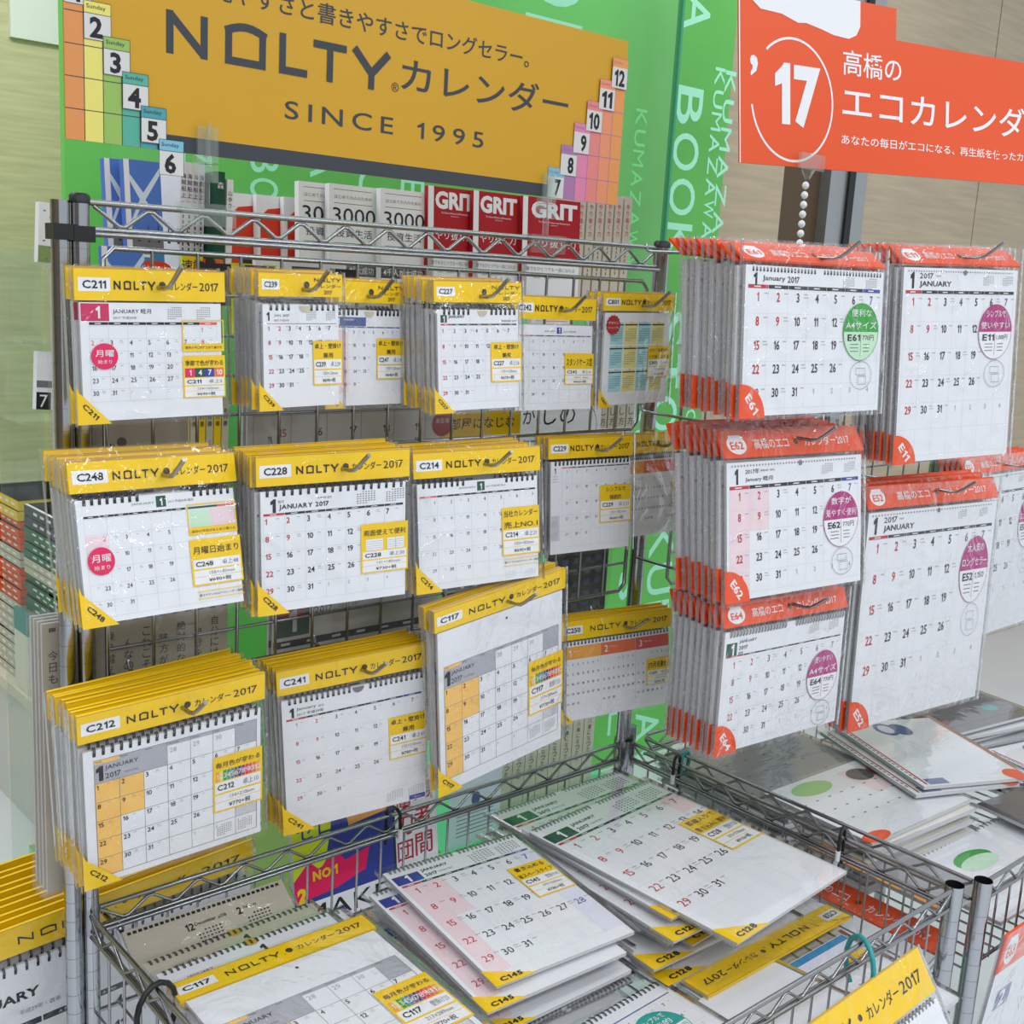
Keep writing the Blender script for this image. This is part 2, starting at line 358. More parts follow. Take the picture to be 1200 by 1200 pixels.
# wire grid panels the hooks hang on
def grid(x0, x1, z0, z1, nx, nz, y, label, rt=None):
    t = empty('wire_grid_panel', label, 'grid panel', loc=(x0, y, z0))
    b = MB(); q = .012
    pts = [(x0+q, y, z1), (x1-q, y, z1), (x1, y, z1-q), (x1, y, z0+q), (x1-q, y, z0), (x0+q, y, z0), (x0, y, z0+q), (x0, y, z1-q)]
    T = Matrix.Translation((-x0, -y, -z0))
    b.T = T; b.tube(pts, .0032, 'wire', 8, closed=True); b.build('panel_frame', t)
    for i in range(1, nx):
        x = x0+(x1-x0)*i/nx; b = MB(T=T); b.tube([(x, y-.003, z0), (x, y-.003, z1)], .0022, 'wire', 6); b.build('upright_wire', t)
    for i in range(1, nz):
        z = z0+(z1-z0)*i/nz; b = MB(T=T); b.tube([(x0, y, z), (x1, y, z)], .0022, 'wire', 6); b.build('cross_wire', t)
    return t
grid(.528, 1.42, 1.270, 1.508, 16, 5, -.006, 'upper wire grid behind the top row of yellow calendars')
grid(.528, 1.42, .995, 1.235, 16, 5, -.006, 'lower wire grid behind the second row of yellow calendars')
grid(1.53, 2.395, .99, 1.56, 14, 10, -.006, 'wire grid behind the orange calendars')

# hooks
HK = 'display hooks on the wire grids'
def hook(x, z, yf, label, bend=.016, ext=.036):
    t = MB(); y0 = .0
    pts = [(x, y0, z+.012), (x, y0-.004, z+.002), (x, y0-.012, z), (x, yf-ext*.45, z-.002), (x, yf-ext*.75, z), (x, yf-ext, z+.006), (x, yf-ext-.012, z+.006+bend*.6), (x, yf-ext-.02, z+.006+bend)]
    t.T = Matrix.Translation((-x, 0, -z))
    t.tube(pts, .0026, 'wire', 8)
    o = t.build('display_hook'); o.location = (x, 0, z); return tag(o, label, 'hook', HK)

# ------------------------------------------------------------------ calendar print
MINI = ['January', 'February']
def minical(P, x, y, w, h, n='grey'):
    """a tiny month table: seven columns of dots"""
    for r in range(6):
        for c in range(7):
            if r == 0 and c < 2: continue
            if r == 5 and c > 3: continue
            P.rect(x+c*w/7, y+r*h/6, x+c*w/7+w/7*.55, y+r*h/6+h/6*.42, n, 3)
def month(P, x0, y0, x1, y1, first=0, rows=5, dh=.006, al='l', off=(.06, .06), col0='red', col6='ink', hol=(2, 9), lines='all', line='lgrey', tail=True, fills=None, note=True, cut=None, bold=.012, head=0, redb=.012, upto=7, sx=1, hv=.0003):
    cw, ch = (x1-x0)/7, (y1-y0)/rows
    if fills:
        for (c, r, n) in fills: P.rect(x0+c*cw, y0+r*ch, x0+(c+1)*cw, y0+(r+1)*ch, n, 1)
    for r in range(rows+1):
        if lines in ('all', 'h'): P.rect(x0, y0+r*ch-hv/2, x1, y0+r*ch+hv/2, line, 2)
    for c in range(8):
        if lines in ('all', 'v') and (not head or 1): P.rect(x0+c*cw-hv/2, y0, x0+c*cw+hv/2, y1, line, 2.4)
    for d in range(1, 32+(4 if tail else 0)):
        k = first+d-1; c, r = k % 7, k//7
        if r >= rows: continue
        dd = d; n = 'ink'
        if d > 31:
            dd = d-31; n = 'lgrey'
        else:
            sun = (c == 0 and first == 0) or (c == 6 and first == 6)
            if sun: n = col0
            elif d in hol: n = col0
            elif (c == 6 and first == 0): n = col6
        X = x0+c*cw; Y = y0+r*ch
        if cut and X+cw*(off[0] if al == 'l' else .5) > cut[0] and cut[1] < Y+ch*off[1] < cut[2]: continue
        if al == 'l': P.text(str(dd), X+cw*off[0], Y+ch*off[1]+dh/2, dh*(.62 if d > 31 else 1), n, 'l', bold, sx=sx)
        elif al == 'c': P.text(str(dd), X+cw*.5, Y+ch*off[1]+dh/2, dh*(.62 if d > 31 else 1), n, 'c', bold, sx=sx)
        else: P.text(str(dd), X+cw*(1-off[0]), Y+ch*off[1]+dh/2, dh*(.62 if d > 31 else 1), n, 'r', bold, sx=sx)
        if note and d <= 31:
            nx = X+cw*off[0]+dh*1.9 if al != 'r' else X+cw*(1-off[0])-dh*3.1
            if al == 'c': nx = X+cw*.5+dh*.95
            P.rect(nx, Y+ch*off[1]+dh*.05, nx+dh*.6, Y+ch*off[1]+dh*.16, 'lgrey', 3)
            if d % 3 == 0: P.rect(nx, Y+ch*off[1]+dh*.4, nx+dh*.8, Y+ch*off[1]+dh*.48, 'lgrey', 3)
def daybar(P, x0, y, x1, h, c0='red', c1='ink', c6=None, txt='white', order=0):
    cw = (x1-x0)/7
    for c in range(7):
        n = c1
        if (c == 0 and order == 0) or (c == 6 and order == 1): n = c0
        elif c == 6 and c6: n = c6
        P.rect(x0+c*cw+cw*.01, y, x0+(c+1)*cw-cw*.01, y+h, n, 2)
        P.rect(x0+c*cw+cw*.3, y+h*.35, x0+c*cw+cw*.62, y+h*.65, txt, 3)
def logo(P, x, y, h, n='ink', w=None, lv=4):
    """the wordmark: N, squared O, L, T, Y"""
    w = w or h*4.6; u = w/4.75; t = h*.19
    def bar(a, b_, tt=t):
        nonlocal lv; lv += .25
        d = Vector((b_[0]-a[0], b_[1]-a[1])); d.normalize(); px, py = -d.y*tt/2, d.x*tt/2
        P.poly([(a[0]+px, a[1]+py), (b_[0]+px, b_[1]+py), (b_[0]-px, b_[1]-py), (a[0]-px, a[1]-py)], n, lv)
    y0, y1 = y-h/2, y+h/2
    bar((x+t/2, y0), (x+t/2, y1)); bar((x+u*.78-t/2, y0), (x+u*.78-t/2, y1)); bar((x+t/2, y0+t*.4), (x+u*.78-t/2, y1-t*.4), t*1.05)
    ox, ow = x+u*1.12, u*.82
    bar((ox+t/2, y0+t), (ox+t/2, y1)); bar((ox+ow-t/2, y0+t), (ox+ow-t/2, y1)); bar((ox, y1-t/2), (ox+ow, y1-t/2))
    for i in range(6):
        a, b2 = i/6, (i+1)/6; f = lambda q: y0+t*1.1-math.sin(q*math.pi)*t*.8
        bar((ox+ow*a, f(a)), (ox+ow*b2+t*.05, f(b2)))
    lx = x+u*2.22; bar((lx+t/2, y0), (lx+t/2, y1)); bar((lx, y1-t/2), (lx+u*.6, y1-t/2))
    tx = x+u*2.95; bar((tx, y0+t/2), (tx+u*.74, y0+t/2)); bar((tx+u*.37, y0), (tx+u*.37, y1))
    yx = x+u*3.84; bar((yx+t*.2, y0), (yx+u*.44, y+h*.08), t*1.1); bar((yx+u*.84, y0), (yx+u*.44, y+h*.08), t*1.1); bar((yx+u*.44, y), (yx+u*.44, y1))

def sticker(t, w, h, x0, y0, x1, y1, lines, code, sub, size, price, split=.42, extra=None, lh=None):
    P = MB(ox=-w/2, oz=h, oy=-.0012)
    P.rect(x0, y0, x1, y1, 'yellow', 0)
    W_, H_ = x1-x0, y1-y0; yh = H_*split
    k = len(lines); lh = lh or min(yh*.8/k*.72, W_*.2)
    cx = x0+W_*.5
    yt = yh if not extra else yh*.6
    for i, s_ in enumerate(lines): P.text(s_, cx, y0+yt*(i+.55)/k, lh, 'ink', 'c', .02, w=min(W_*.9, lh*1.12*len(s_)))
    if extra: extra(P, x0, y0+yh*.56, x1, y0+yh*.96)
    m = W_*.035
    yr = y0+yh; q = (y1-yr)
    P.rect(x0+m, yr, x1-m, yr+q*.36, 'label', 1)
    P.text(code, x0+W_*.08, yr+q*.18, q*.19, 'ink', 'l', .02, w=W_*.34); P.text(sub, x1-W_*.08, yr+q*.18, q*.2, 'grey', 'r', 0, w=W_*.32)
    P.rect(x0+m, yr+q*.42, x1-m, yr+q*.66, 'label', 1); P.text(size, cx+W_*.08, yr+q*.54, q*.12, 'grey', 'c', 0, w=W_*.5)
    P.rect(x0+m, yr+q*.68, x1-m, yr+q*.94, 'label', 1); P.text(price, cx+W_*.03, yr+q*.81, q*.17, 'ink', 'c', .008, w=W_*.44)
    o = P.build('price_sticker', t); return o
def colourbar(P, x0, y0, x1, y1):
    cs = ['amber', 'sand', 'green', 'teal', 'sky', 'steel_blue', 'blue', 'magenta', 'pink', 'rose', 'coral', 'amber']
    n = len(cs); w = (x1-x0)*.9
    for i, c in enumerate(cs): P.rect(x0+(x1-x0)*.05+w*i/n, y0, x0+(x1-x0)*.05+w*(i+.85)/n, y1, c, 2); P.text(str(i+1), x0+(x1-x0)*.05+w*(i+.45)/n, (y0+y1)/2, (y1-y0)*.5, 'white', 'c')
def coil(t, w, h, xa, xb, y, n, wire='blackcoil', r=.0042, gap=None, holes=True, oy=0):
    b = MB()
    for i in range(n):
        u = (i+.5)/n
        if gap and gap[0] < u < gap[1]: continue
        for dx in (-.0009, .0009):
            x = -w/2+xa+(xb-xa)*u+dx; pts = []
            for k in range(7):
                a = -math.pi*.38+k*math.pi*1.5/6
                pts.append((x, oy-.001-r*.55*math.cos(a)*1.0+.002, h-y+r*math.sin(a)))
            b.tube(pts, .00065, wire, 4, cap=False)
        if holes: b.box((-w/2+xa+(xb-xa)*u-.0016, oy-.0006, h-y-r*1.25), (-w/2+xa+(xb-xa)*u+.0016, oy-.0001, h-y-r*.35), 'ink')
    return b.build('wire_binding', t)
def bag(t, w, h, film_m='film', d=.0036, amp=.0009, y0=0., seed=0, ov=.003, side=True):
    """clear plastic sleeve: crinkled front face and two side gussets"""
    rnd = random.Random(seed+int(w*1e4)); nx, nz = (44, 40) if film_m == 'film' else (16, 14); vs = []; fs = []
    cr = [(rnd.uniform(.05, .95), rnd.choice((rnd.uniform(.68, .95), rnd.uniform(.05, .95))), rnd.uniform(-.9, .9), rnd.uniform(.05, .16), rnd.uniform(.7, 1.3)) for _ in range(11)] if film_m == 'film' else []
    ph = [rnd.uniform(0, 6.28) for _ in range(8)]
    W_ = w+2*ov
    for j in range(nz+1):
        for i in range(nx+1):
            u, v = i/nx, j/nz
            e = min(1, 8*u, 8*(1-u))*min(1, 8*v, 8*(1-v))
            s_ = math.sin(9*u+4*v+ph[0])+math.sin(5*u-11*v+ph[1])+.7*math.sin(21*u+6*v+ph[2])+.5*math.sin(31*v+9*u+ph[3])+rnd.uniform(-.5, .5)
            rg = 0
            for (cu, cv, an, ln, hg) in cr:   # creases
                du, dv = u-cu, v-1+cv; al = du*math.cos(an)+dv*math.sin(an); ac = -du*math.sin(an)+dv*math.cos(an)+.6*al*al
                if abs(al) < ln*1.5: rg += hg*math.exp(-(ac/.022)**2-(al/ln)**4)
            vs.append((-W_/2+W_*u, y0-.0029-e*amp*(.5+.25*s_)-e*.0015*min(rg, 1.05), h+.002-(h-0+.005)*v))
    for j in range(nz):
        for i in range(nx):
            a = j*(nx+1)+i; fs.append((a, a+nx+1, a+nx+2, a+1))
    b = MB(); b.add(vs, fs, film_m, True)
    if side:   # the gussets share the edge vertices of the front
        for c, sx in ((0, -1), (nx, 1)):
            k = len(b.v)
            for j in range(nz+1):
                a = b.v[j*(nx+1)+c]; b.v.append((a[0], y0+d, a[2]))
            i = b.mi('film_edge')
            for j in range(nz):
                p, q = j*(nx+1)+c, (j+1)*(nx+1)+c
                b.f.append((p, k+j, k+j+1, q) if sx < 0 else (p, q, k+j+1, k+j)); b.m.append(i); b.smooth.append(False)
    o = b.build('plastic_sleeve', t)
    return o
def sheet(t, w, h, m, y0, y1, th=.004, mt='paper', side='paper_side'):
    """page block; returns the painter for its face"""
    P = MB(ox=-w/2, oz=h); a, b_ = (-w/2+m, 0, h-y1), (w/2-m, th, h-y0)
    P.box(a, b_, side); P.rect(m, y0, w-m, y1, mt, .5)
    return P
def yheader(t, w, h, hh, code, two=False, x0=.0, lean=0, kanji=True, lw=None, cat='yellow'):
    P = MB(ox=-w/2, oz=h, oy=-.0012)
    P.box((-w/2, -.0012, h-hh), (w/2, .003, h), 'yellow')
    P.rect(0, 0, w, .0012, 'gold', 1)
    lw = lw or min(.038, w*.2)
    if code:
        P.rect(.004, hh*.30, .004+lw, hh*.72, 'label', 1); P.text(code, .004+lw/2, hh*.51, hh*.25, 'ink', 'c', .022, w=lw*.74)
    if two:
        xr = w*.82
        logo(P, xr-w*.17, hh*.28, hh*.17, w=w*.33); P.text('カレンダー', xr, hh*.54, hh*.17, 'ink', 'c', .015, w=w*.33); P.text('2017', xr, hh*.80, hh*.17, 'ink', 'c', .01)
        P.disc(w*.56, hh*.5, .004, .004, 'kraft_ink', 3)
    else:
        a = w*.245; b_ = w*.96; s = b_-a
        logo(P, a, hh*.52, hh*.27, w=s*.38); P.text('®', a+s*.40, hh*.62, hh*.07)
        P.disc(a+s*.445, hh*.5, .004, .004, 'kraft_ink', 3)
        P.text('カレンダー', a+s*.50, hh*.52, hh*.27, 'ink', 'l', .018, w=s*.28); P.text('2017', a+s*.80, hh*.52, hh*.27, 'ink', 'l', .005, w=s*.19)
    return P.build('header_card', t)
def ctag(t, w, h, code, s=.034, m=.0):
    P = MB(ox=-w/2, oz=h, oy=-.0018)
    P.poly([(m, h-s*.95), (m+s, h+.001), (m, h+.001)], 'yellow', 1)
    P.poly([(m, h-s*.95), (m, h+.001), (m-.003, h+.001), (m-.003, h-s*1.2)], 'yellow', 1)
    P.text(code, m+s*.34, h-s*.36, s*.155, 'ink', 'c', .03, rot=45, w=s*.62)
    return P.build('corner_tag', t)
def otag(t, w, h, code, s=.042, m=.003):
    P = MB(ox=-w/2, oz=h, oy=-.0018)
    pts = [(m, h)]+[(m+s*math.sin(R(a)), h-s*math.cos(R(a))) for a in range(0, 91, 9)]
    P.poly(pts, 'orange', 1); P.poly([(m, h-s), (m, h), (m-.005, h), (m-.005, h-s*1.02)], 'orange', 1)
    P.text(code, m+s*.42, h-s*.42, s*.27, 'white', 'c', .03, rot=52, w=s*.66)
    return P.build('corner_tag', t)
def oheader(t, w, h, hh, code, lean=35):
    P = MB(ox=-w/2, oz=h, oy=-.0015)
    T = Matrix.Translation((0, 0, h-hh)) @ Matrix.Rotation(R(-lean), 4, 'X') @ Matrix.Translation((0, 0, -(h-hh)))
    P.T = T
    P.box((-w/2, -.0015, h-hh), (w/2, .002, h), 'orange')
    P.disc(.032, hh*.52, .019, hh*.36, 'label', 1); P.rect(.02, hh*.16, .044, hh*.5, 'label', 1.4); P.text(code, .032, hh*.55, hh*.3, 'orange', 'c', .02, w=.026)
    P.text('高橋のエコ', w*.22, hh*.52, hh*.40, 'white', 'l', .01, w=w*.24); P.text('カレンダー2017', w*.57, hh*.52, hh*.38, 'white', 'l', .005, w=w*.34)
    P.disc(w*.515, hh*.5, .0045, .0045, 'kraft_ink', 3)
    return P.build('header_card', t)
def oval(t, w, h, cx, cy, rx, ry, col, lines, code, price, pale='label', icon=True):
    P = MB(ox=-w/2, oz=h, oy=-.0016)
    P.disc(cx, cy, rx, ry, pale, 1, k=36); P.disc(cx, cy, rx, ry, col, 2, a0=180, a1=360); P.ring(cx, cy, rx, ry, .0008, col, 3)
    for i, s_ in enumerate(lines): P.text(s_, cx, cy-ry*(.66-.42*i), ry*.26, 'white', 'c', .02, w=rx*(1.15 if i == 0 else 1.75))
    P.text(code, cx-rx*.4, cy+ry*.2, ry*.24, 'ink', 'c', .03, w=rx*.72, sx=1); P.text(price, cx+rx*.42, cy+ry*.2, ry*.2, 'ink', 'c', 0, w=rx*.66)
    P.rect(cx-.0004, cy+ry*.04, cx+.0004, cy+ry*.85, col, 3)
    for i in range(3): P.rect(cx-rx*.6, cy+ry*(.42+.12*i), cx-rx*.12, cy+ry*(.45+.12*i), 'grey', 3); P.rect(cx+rx*.14, cy+ry*(.42+.12*i), cx+rx*.5, cy+ry*(.45+.12*i), 'grey', 3)
    if icon:
        y2 = cy+ry*1.52; P.ring(cx+rx*.1, y2, rx*.62, ry*.5, .0007, 'grey', 2); P.frame(cx-rx*.2, y2-ry*.26, cx+rx*.34, y2-ry*.02, .0006, 'grey', 3); P.frame(cx-rx*.08, y2+ry*.02, cx+rx*.4, y2+ry*.32, .0006, 'grey', 3)
    return P.build('product_sticker', t)

# ---- the faces of the different calendars; w,h whole card, page from (m,y0) to (w-m,h-.004)
def build_card(kind, w, h):
    t = bpy.data.objects.new('desk_calendar' if kind not in ('C117', 'E61', 'E11', 'E62', 'E52', 'E64') else 'wall_calendar', None); t.empty_display_size = .02; COL.objects.link(t)
    m = .004
    def std(hh, code, two=False, y0=None, tagsize=.034, **k):
        yheader(t, w, h, hh, code, two, **k); y0 = y0 or hh+.004
        P = sheet(t, w, h, m+.001, y0, h-.002); return P, y0
    if kind == 'C211':
        P, y0 = std(.033, 'C211', y0=.035)
        H = h-y0; X0 = .014; X1 = w-.010
        P.rect(.006, y0+.001, .036, y0+.019, 'crimson', 1); P.text('1', .024, y0+.010, .012, 'white', 'c', .03)
        P.text('JANUARY 睦月', .040, y0+.009, .006, 'ink', 'l', .0, w=.042); P.text('2017 平成29年', .040, y0+.0155, .0032, 'grey', 'l', w=.026)
        minical(P, w-.068, y0+.004, .017, .014); minical(P, w-.034, y0+.004, .017, .014)
        daybar(P, X0, y0+.020, X1, .0028, 'rose', 'ink', order=1)
        month(P, X0, y0+.024, X1, h-.022, 6, 6, .0052, 'l', (.08, .12), 'rose', hol=(2, 9), bold=0, cut=(w*.66, y0+.05, h), line='vgrey')
        b = MB(ox=-w/2, oz=h, oy=-.0014); cx, cy = .029, y0+.055; b.disc(cx, cy, .0145, .0135, 'pink', 1); b.text('月曜', cx, cy-.003, .007, 'white', 'c', .02, w=.020); b.text('始まり', cx, cy+.0055, .0042, 'white', 'c', .0, w=.015); b.build('round_sticker', t)
        b = MB(ox=-w/2, oz=h, oy=-.0013); xa, xb = w*.69, w*.985; b.frame(xa, y0+.0175, xb, y0+.047, .0012, 'yellow', 1); b.rect(xa, y0+.043, xb, y0+.0515, 'yellow', 1); b.text('週末の予定がまとめて書ける', (xa+xb)/2, y0+.0472, .003, 'ink', 'c', 0, w=xb-xa-.006); b.build('yellow_frame', t)
        def ex(P, x0, ya, x1, yb):
            for i, (s_, c) in enumerate((('1', 'pink'), ('4', 'dkgreen'), ('7', 'blue'), ('10', 'coral'))):
                a = x0+.002+(x1-x0-.004)*i/4; P.rect(a, ya, a+(x1-x0-.004)/4, yb, c, 2); P.text(s_, a+(x1-x0)/8, (ya+yb)/2, (yb-ya)*.62, 'white', 'c', .03)
        sticker(t, w, h, xa, y0+.056, w*.99, h-.022, ['季節で色が変わる'], 'C211', '卓上5', '124×162mm', '¥690+税', split=.53, extra=ex, lh=.006)
        P.build('page_block', t); ctag(t, w, h, 'C211')
    elif kind in ('C239', 'C247', 'C227'):
        P, y0 = std(.027, kind, two=True, y0=.036)
        g0 = {'C239': y0+.016, 'C247': y0+.022, 'C227': y0+.015}[kind]
        if kind == 'C247':
            P.rect(.012, y0+.009, w*.5, y0+.020, 'steel_blue', 1); P.text('1', .02, y0+.0145, .008, 'white', 'c', .03); P.text('JANUARY', .028, y0+.0125, .0034, 'white', 'l'); P.rect(.006, g0+.003, w*.28, h-.018, 'pale_pink', 1); P.rect(w*.83, g0+.003, w-.006, h-.018, 'lav', 1)
            daybar(P, .008, y0+.0205, w-.008, .0016, 'rose', 'steel_blue')
        elif kind == 'C239':
            P.text('1', .012, y0+.0135, .0095, 'ink', 'c', .03, res=2); P.text('JAN. 2017', .020, y0+.013, .0035, 'ink', 'l', w=.020); P.text('睦月 平成29年', .020, y0+.018, .0026, 'grey', 'l', w=.02)
            minical(P, w*.56, y0+.007, .014, .012); minical(P, w*.80, y0+.007, .014, .012); P.rect(.008, y0+.0215, w*.4, y0+.0222, 'rose', 2); P.rect(w*.4, y0+.0215, w-.008, y0+.0222, 'grey', 2); g0 = y0+.021
        else:
            P.rect(.010, y0+.007, .020, y0+.0165, 'dkgreen', 1); P.text('1', .015, y0+.012, .0075, 'white', 'c', .03); P.text('JANUARY', .022, y0+.0095, .0045, 'ink', 'l', .02, w=.026); P.text('平成29年 2017', w-.008, y0+.0145, .003, 'ink', 'r', w=.026)
            daybar(P, .010, y0+.018, w-.008, .0018, 'red', 'ink'); g0 = y0+.020
        month(P, .010, g0, w-.008, h-(.018 if kind != 'C227' else .012), 0, 5, .0052 if kind != 'C247' else .004, 'l', (.12, .22), 'red', lines='all' if kind == 'C227' else None, line='vgrey', bold=.012 if kind != 'C247' else 0, cut=(w*.56, g0+.035, h-.03), tail=False)
        P.build('page_block', t); coil(t, w, h, .012, w-.008, y0+.002, 16 if kind != 'C239' else 12, 'blackcoil' if kind != 'C239' else 'greycoil', .0038, gap=(.37, .62))
        b = MB(ox=-w/2, oz=h, oy=-.0006); b.disc(w*.54, y0+.0015, .008, .0075, 'kraft', 1, a0=0, a1=180); b.build('thumb_notch', t)
        s0 = y0+.042 if kind != 'C247' else y0+.035
        sticker(t, w, h, w*.63, s0, w*.995, s0+.052, ['卓上・壁掛け', '兼用'], kind, '卓上'+{'C239': '29', 'C247': '47', 'C227': '26'}[kind], '135×120mm', {'C239': '¥690+税', 'C247': '¥640+税', 'C227': '¥670+税'}[kind])
        ctag(t, w, h, kind, .030)
    elif kind == 'C242':
        P, y0 = std(.032, 'C242', y0=.040)
        P.rect(w*.52, y0+.003, w*.58, y0+.012, 'blue', 1); P.text('1', w*.55, y0+.0075, .007, 'white', 'c', .03); P.text('JANUARY', w*.50, y0+.009, .003, 'grey', 'r', w=.02); P.text('2017 平成29年', w*.60, y0+.009, .003, 'grey', 'l', w=.024)
        daybar(P, .010, y0+.0145, w-.008, .0014, 'rose', 'ink', 'blue')
        month(P, .010, y0+.017, w-.010, h-.012, 0, 5, .004, 'l', (.3, .2), 'red', bold=0, line='vgrey', cut=(w*.66, y0+.04, h-.03), tail=False)
        P.build('page_block', t)
        sticker(t, w, h, w*.62, y0+.040, w*.985, y0+.085, ['スタンドケース型'], 'C242', '卓上42', '130×110mm', '¥660+税', split=.5)
    elif kind == 'C801':
        P, y0 = std(.027, 'C801', y0=.030)
        for c in range(4):
            for r in range(3):
                xa = .018+c*.030; ya = y0+.014+r*.036; P.rect(xa, ya, xa+.028, ya+.034, 'aqua' if c % 2 == 0 else 'sand', 1); P.rect(xa, ya+.003, xa+.028, ya+.005, 'ink', 2); minical(P, xa+.003, ya+.010, .023, .020, 'steel_blue' if c % 2 == 0 else 'grey')
                P.text(str(c+1+4*r), xa+.014, ya+.0008, .003)
        P.build('page_block', t)
        b = MB(ox=-w/2, oz=h, oy=-.0014); cx, cy = .022, y0+.018
        b.poly([(cx+(.0155 if i % 2 else .0135)*math.cos(R(i*12)), cy+(.0155 if i % 2 else .0135)*math.sin(R(i*12))) for i in range(30)], 'brick', 1); b.text('デザイン', cx, cy-.003, .0042, 'white', 'c', .01, w=.022); b.text('リニューアル', cx, cy+.004, .003, 'white', 'c', 0, w=.022); b.build('round_sticker', t)
        sticker(t, w, h, w*.66, y0+.052, w*.985, y0+.100, ['小さくても見やすい', 'くり返し貼れる'], 'C801', 'シール', '131×147mm', '¥500+税')
        ctag(t, w, h, 'C801', .026)
    elif kind in ('C248', 'C214'):
        P, y0 = std(.033, kind, y0=.040)
        P.rect(w*.485, y0+.002, w*.545, y0+.014, 'dkgreen', 1); P.text('1', w*.515, y0+.0085, .008, 'white', 'c', .03); P.text('JANUARY', w*.475, y0+.009, .003, 'grey', 'r', w=.026); P.text('2017 平成29年 睦月', w*.555, y0+.009, .003, 'grey', 'l', w=.030)
        if kind == 'C248':
            daybar(P, .012, y0+.017, w*.66, .0022, 'ink', 'ink'); P.rect(w*.67, y0+.017, w*.86, y0+.0192, 'dkgreen', 2); P.rect(w*.86, y0+.017, w*.97, y0+.0192, 'rose', 2)
            P.rect(.012, y0+.038, .036, y0+.062, 'pale_pink', 1); P.rect(w*.68, y0+.021, w*.81, y0+.040, 'pale_green', 1); P.rect(w*.81, y0+.021, w*.965, y0+.040, 'pale_pink', 1)
            month(P, .012, y0+.020, w-.010, h-.008, 6, 6, .0046, 'r', (.12, .14), 'rose', bold=0, line='vgrey', cut=(w*.62, y0+.02, h), tail=False)
        else:
            daybar(P, .008, y0+.016, w-.008, .0022, 'rose', 'ink')
            month(P, .008, y0+.020, w-.008, h-.010, 0, 5, .0046, 'r', (.12, .12), 'grey', bold=0, line='vgrey', cut=(w*.66, y0+.04, h-.02), tail=False)
            minical(P, w*.70, h-.014, .018, .010, 'vgrey'); minical(P, w*.86, h-.014, .018, .010, 'vgrey')
        P.build('page_block', t); coil(t, w, h, .010, w-.008, y0+.001, 21, 'blackcoil', .0040, gap=(.36, .70))
        if kind == 'C248':
            b = MB(ox=-w/2, oz=h, oy=-.0014); cx, cy = .026, y0+.064; b.disc(cx, cy, .0145, .0145, 'pink', 1); b.text('月曜', cx, cy-.003, .008, 'white', 'c', .02, w=.021); b.text('始まり', cx, cy+.0065, .0045, 'white', 'c', .0, w=.017); b.build('round_sticker', t)
            b = MB(ox=-w/2, oz=h, oy=-.0013); xa, xb = w*.665, w*.975; b.frame(xa, y0+.014, xb, y0+.046, .0012, 'yellow', 1); b.rect(xa, y0+.040, xb, y0+.048, 'yellow', 1); b.text('週末の予定がまとめて書ける', (xa+xb)/2, y0+.0442, .003, 'ink', 'c', 0, w=xb-xa-.006)
            b.rect(w*.68, h-.020, w*.98, h-.0192, 'yellow', 1); b.text('書きやすいNOLTYカレンダー用紙', w*.83, h-.0155, .0028, 'ink', 'c', .01, w=w*.28); b.rect(w*.68, h-.012, w*.98, h-.0112, 'yellow', 1); b.build('yellow_frame', t)
            sticker(t, w, h, w*.66, y0+.053, w*.985, h-.026, ['月曜日始まり'], kind, '卓上48', '155×182mm', '¥690+税', split=.44, lh=.0085)
        else:
            sticker(t, w, h, w*.675, y0+.040, w*.985, h-.035, ['当社カレンダー', '売上NO.1'], kind, '卓上21', '155×182mm', '¥690+税', split=.47)
            b = MB(ox=-w/2, oz=h, oy=-.0013); b.rect(w*.68, h-.031, w*.98, h-.0302, 'yellow', 1); b.text('書きやすいNOLTYカレンダー用紙', w*.83, h-.0265, .0028, 'ink', 'c', .01, w=w*.28); b.rect(w*.68, h-.022, w*.98, h-.0212, 'yellow', 1); b.build('yellow_frame', t)
        ctag(t, w, h, kind, .036, .002)
    elif kind == 'C228':
        P, y0 = std(.034, kind, y0=.040)
        P.text('1', .020, y0+.017, .014, 'ink', 'c', .06); P.text('睦月', .026, y0+.0125, .0034, 'grey', 'l', w=.007); P.text('平成29年 睦月', w*.38, y0+.0115, .003, 'grey', 'l', w=.018)
        P.text('JANUARY 2017', .027, y0+.0195, .0072, 'ink', 'l', .02, w=.062)
        minical(P, w*.64, y0+.008, .026, .016, 'grey'); minical(P, w*.84, y0+.008, .026, .016, 'grey')
        daybar(P, .008, y0+.0255, w-.008, .0026, 'red', 'dark')
        month(P, .008, y0+.029, w-.008, h-.012, 0, 5, .0068, 'l', (.08, .10), 'red', line='vgrey', cut=(w*.64, y0+.05, h-.036), bold=.015)
        P.build('page_block', t); coil(t, w, h, .008, w-.006, y0+.001, 18, 'blackcoil', .0042)
        def ex(P, x0, ya, x1, yb):
            d = (x1-x0)
            for a in (.1, .55):
                P.rect(x0+d*a, ya, x0+d*(a+.36), yb, 'label', 2)
                for q in range(4): P.rect(x0+d*a+.001, ya+(yb-ya)*(.2+.2*q), x0+d*(a+.34), ya+(yb-ya)*(.23+.2*q), 'lgrey', 3)
            P.rect(x0+d*.73, ya, x0+d*.735, yb, 'ink', 3)
        sticker(t, w, h, w*.665, y0+.048, w*.99, h-.034, ['両面使えて便利'], kind, '卓上30', '141×182mm', '¥730+税', split=.56, extra=ex, lh=.0072)
        ctag(t, w, h, kind, .036, .002)
    elif kind == 'C229':
        P, y0 = std(.031, kind, y0=.035)
        P.text('1', .013, y0+.014, .009, 'ink', 'c', .01); 
        for i in range(3): P.rect(.008, y0+.022+i*.004, .018, y0+.0225+i*.004, 'grey', 2)
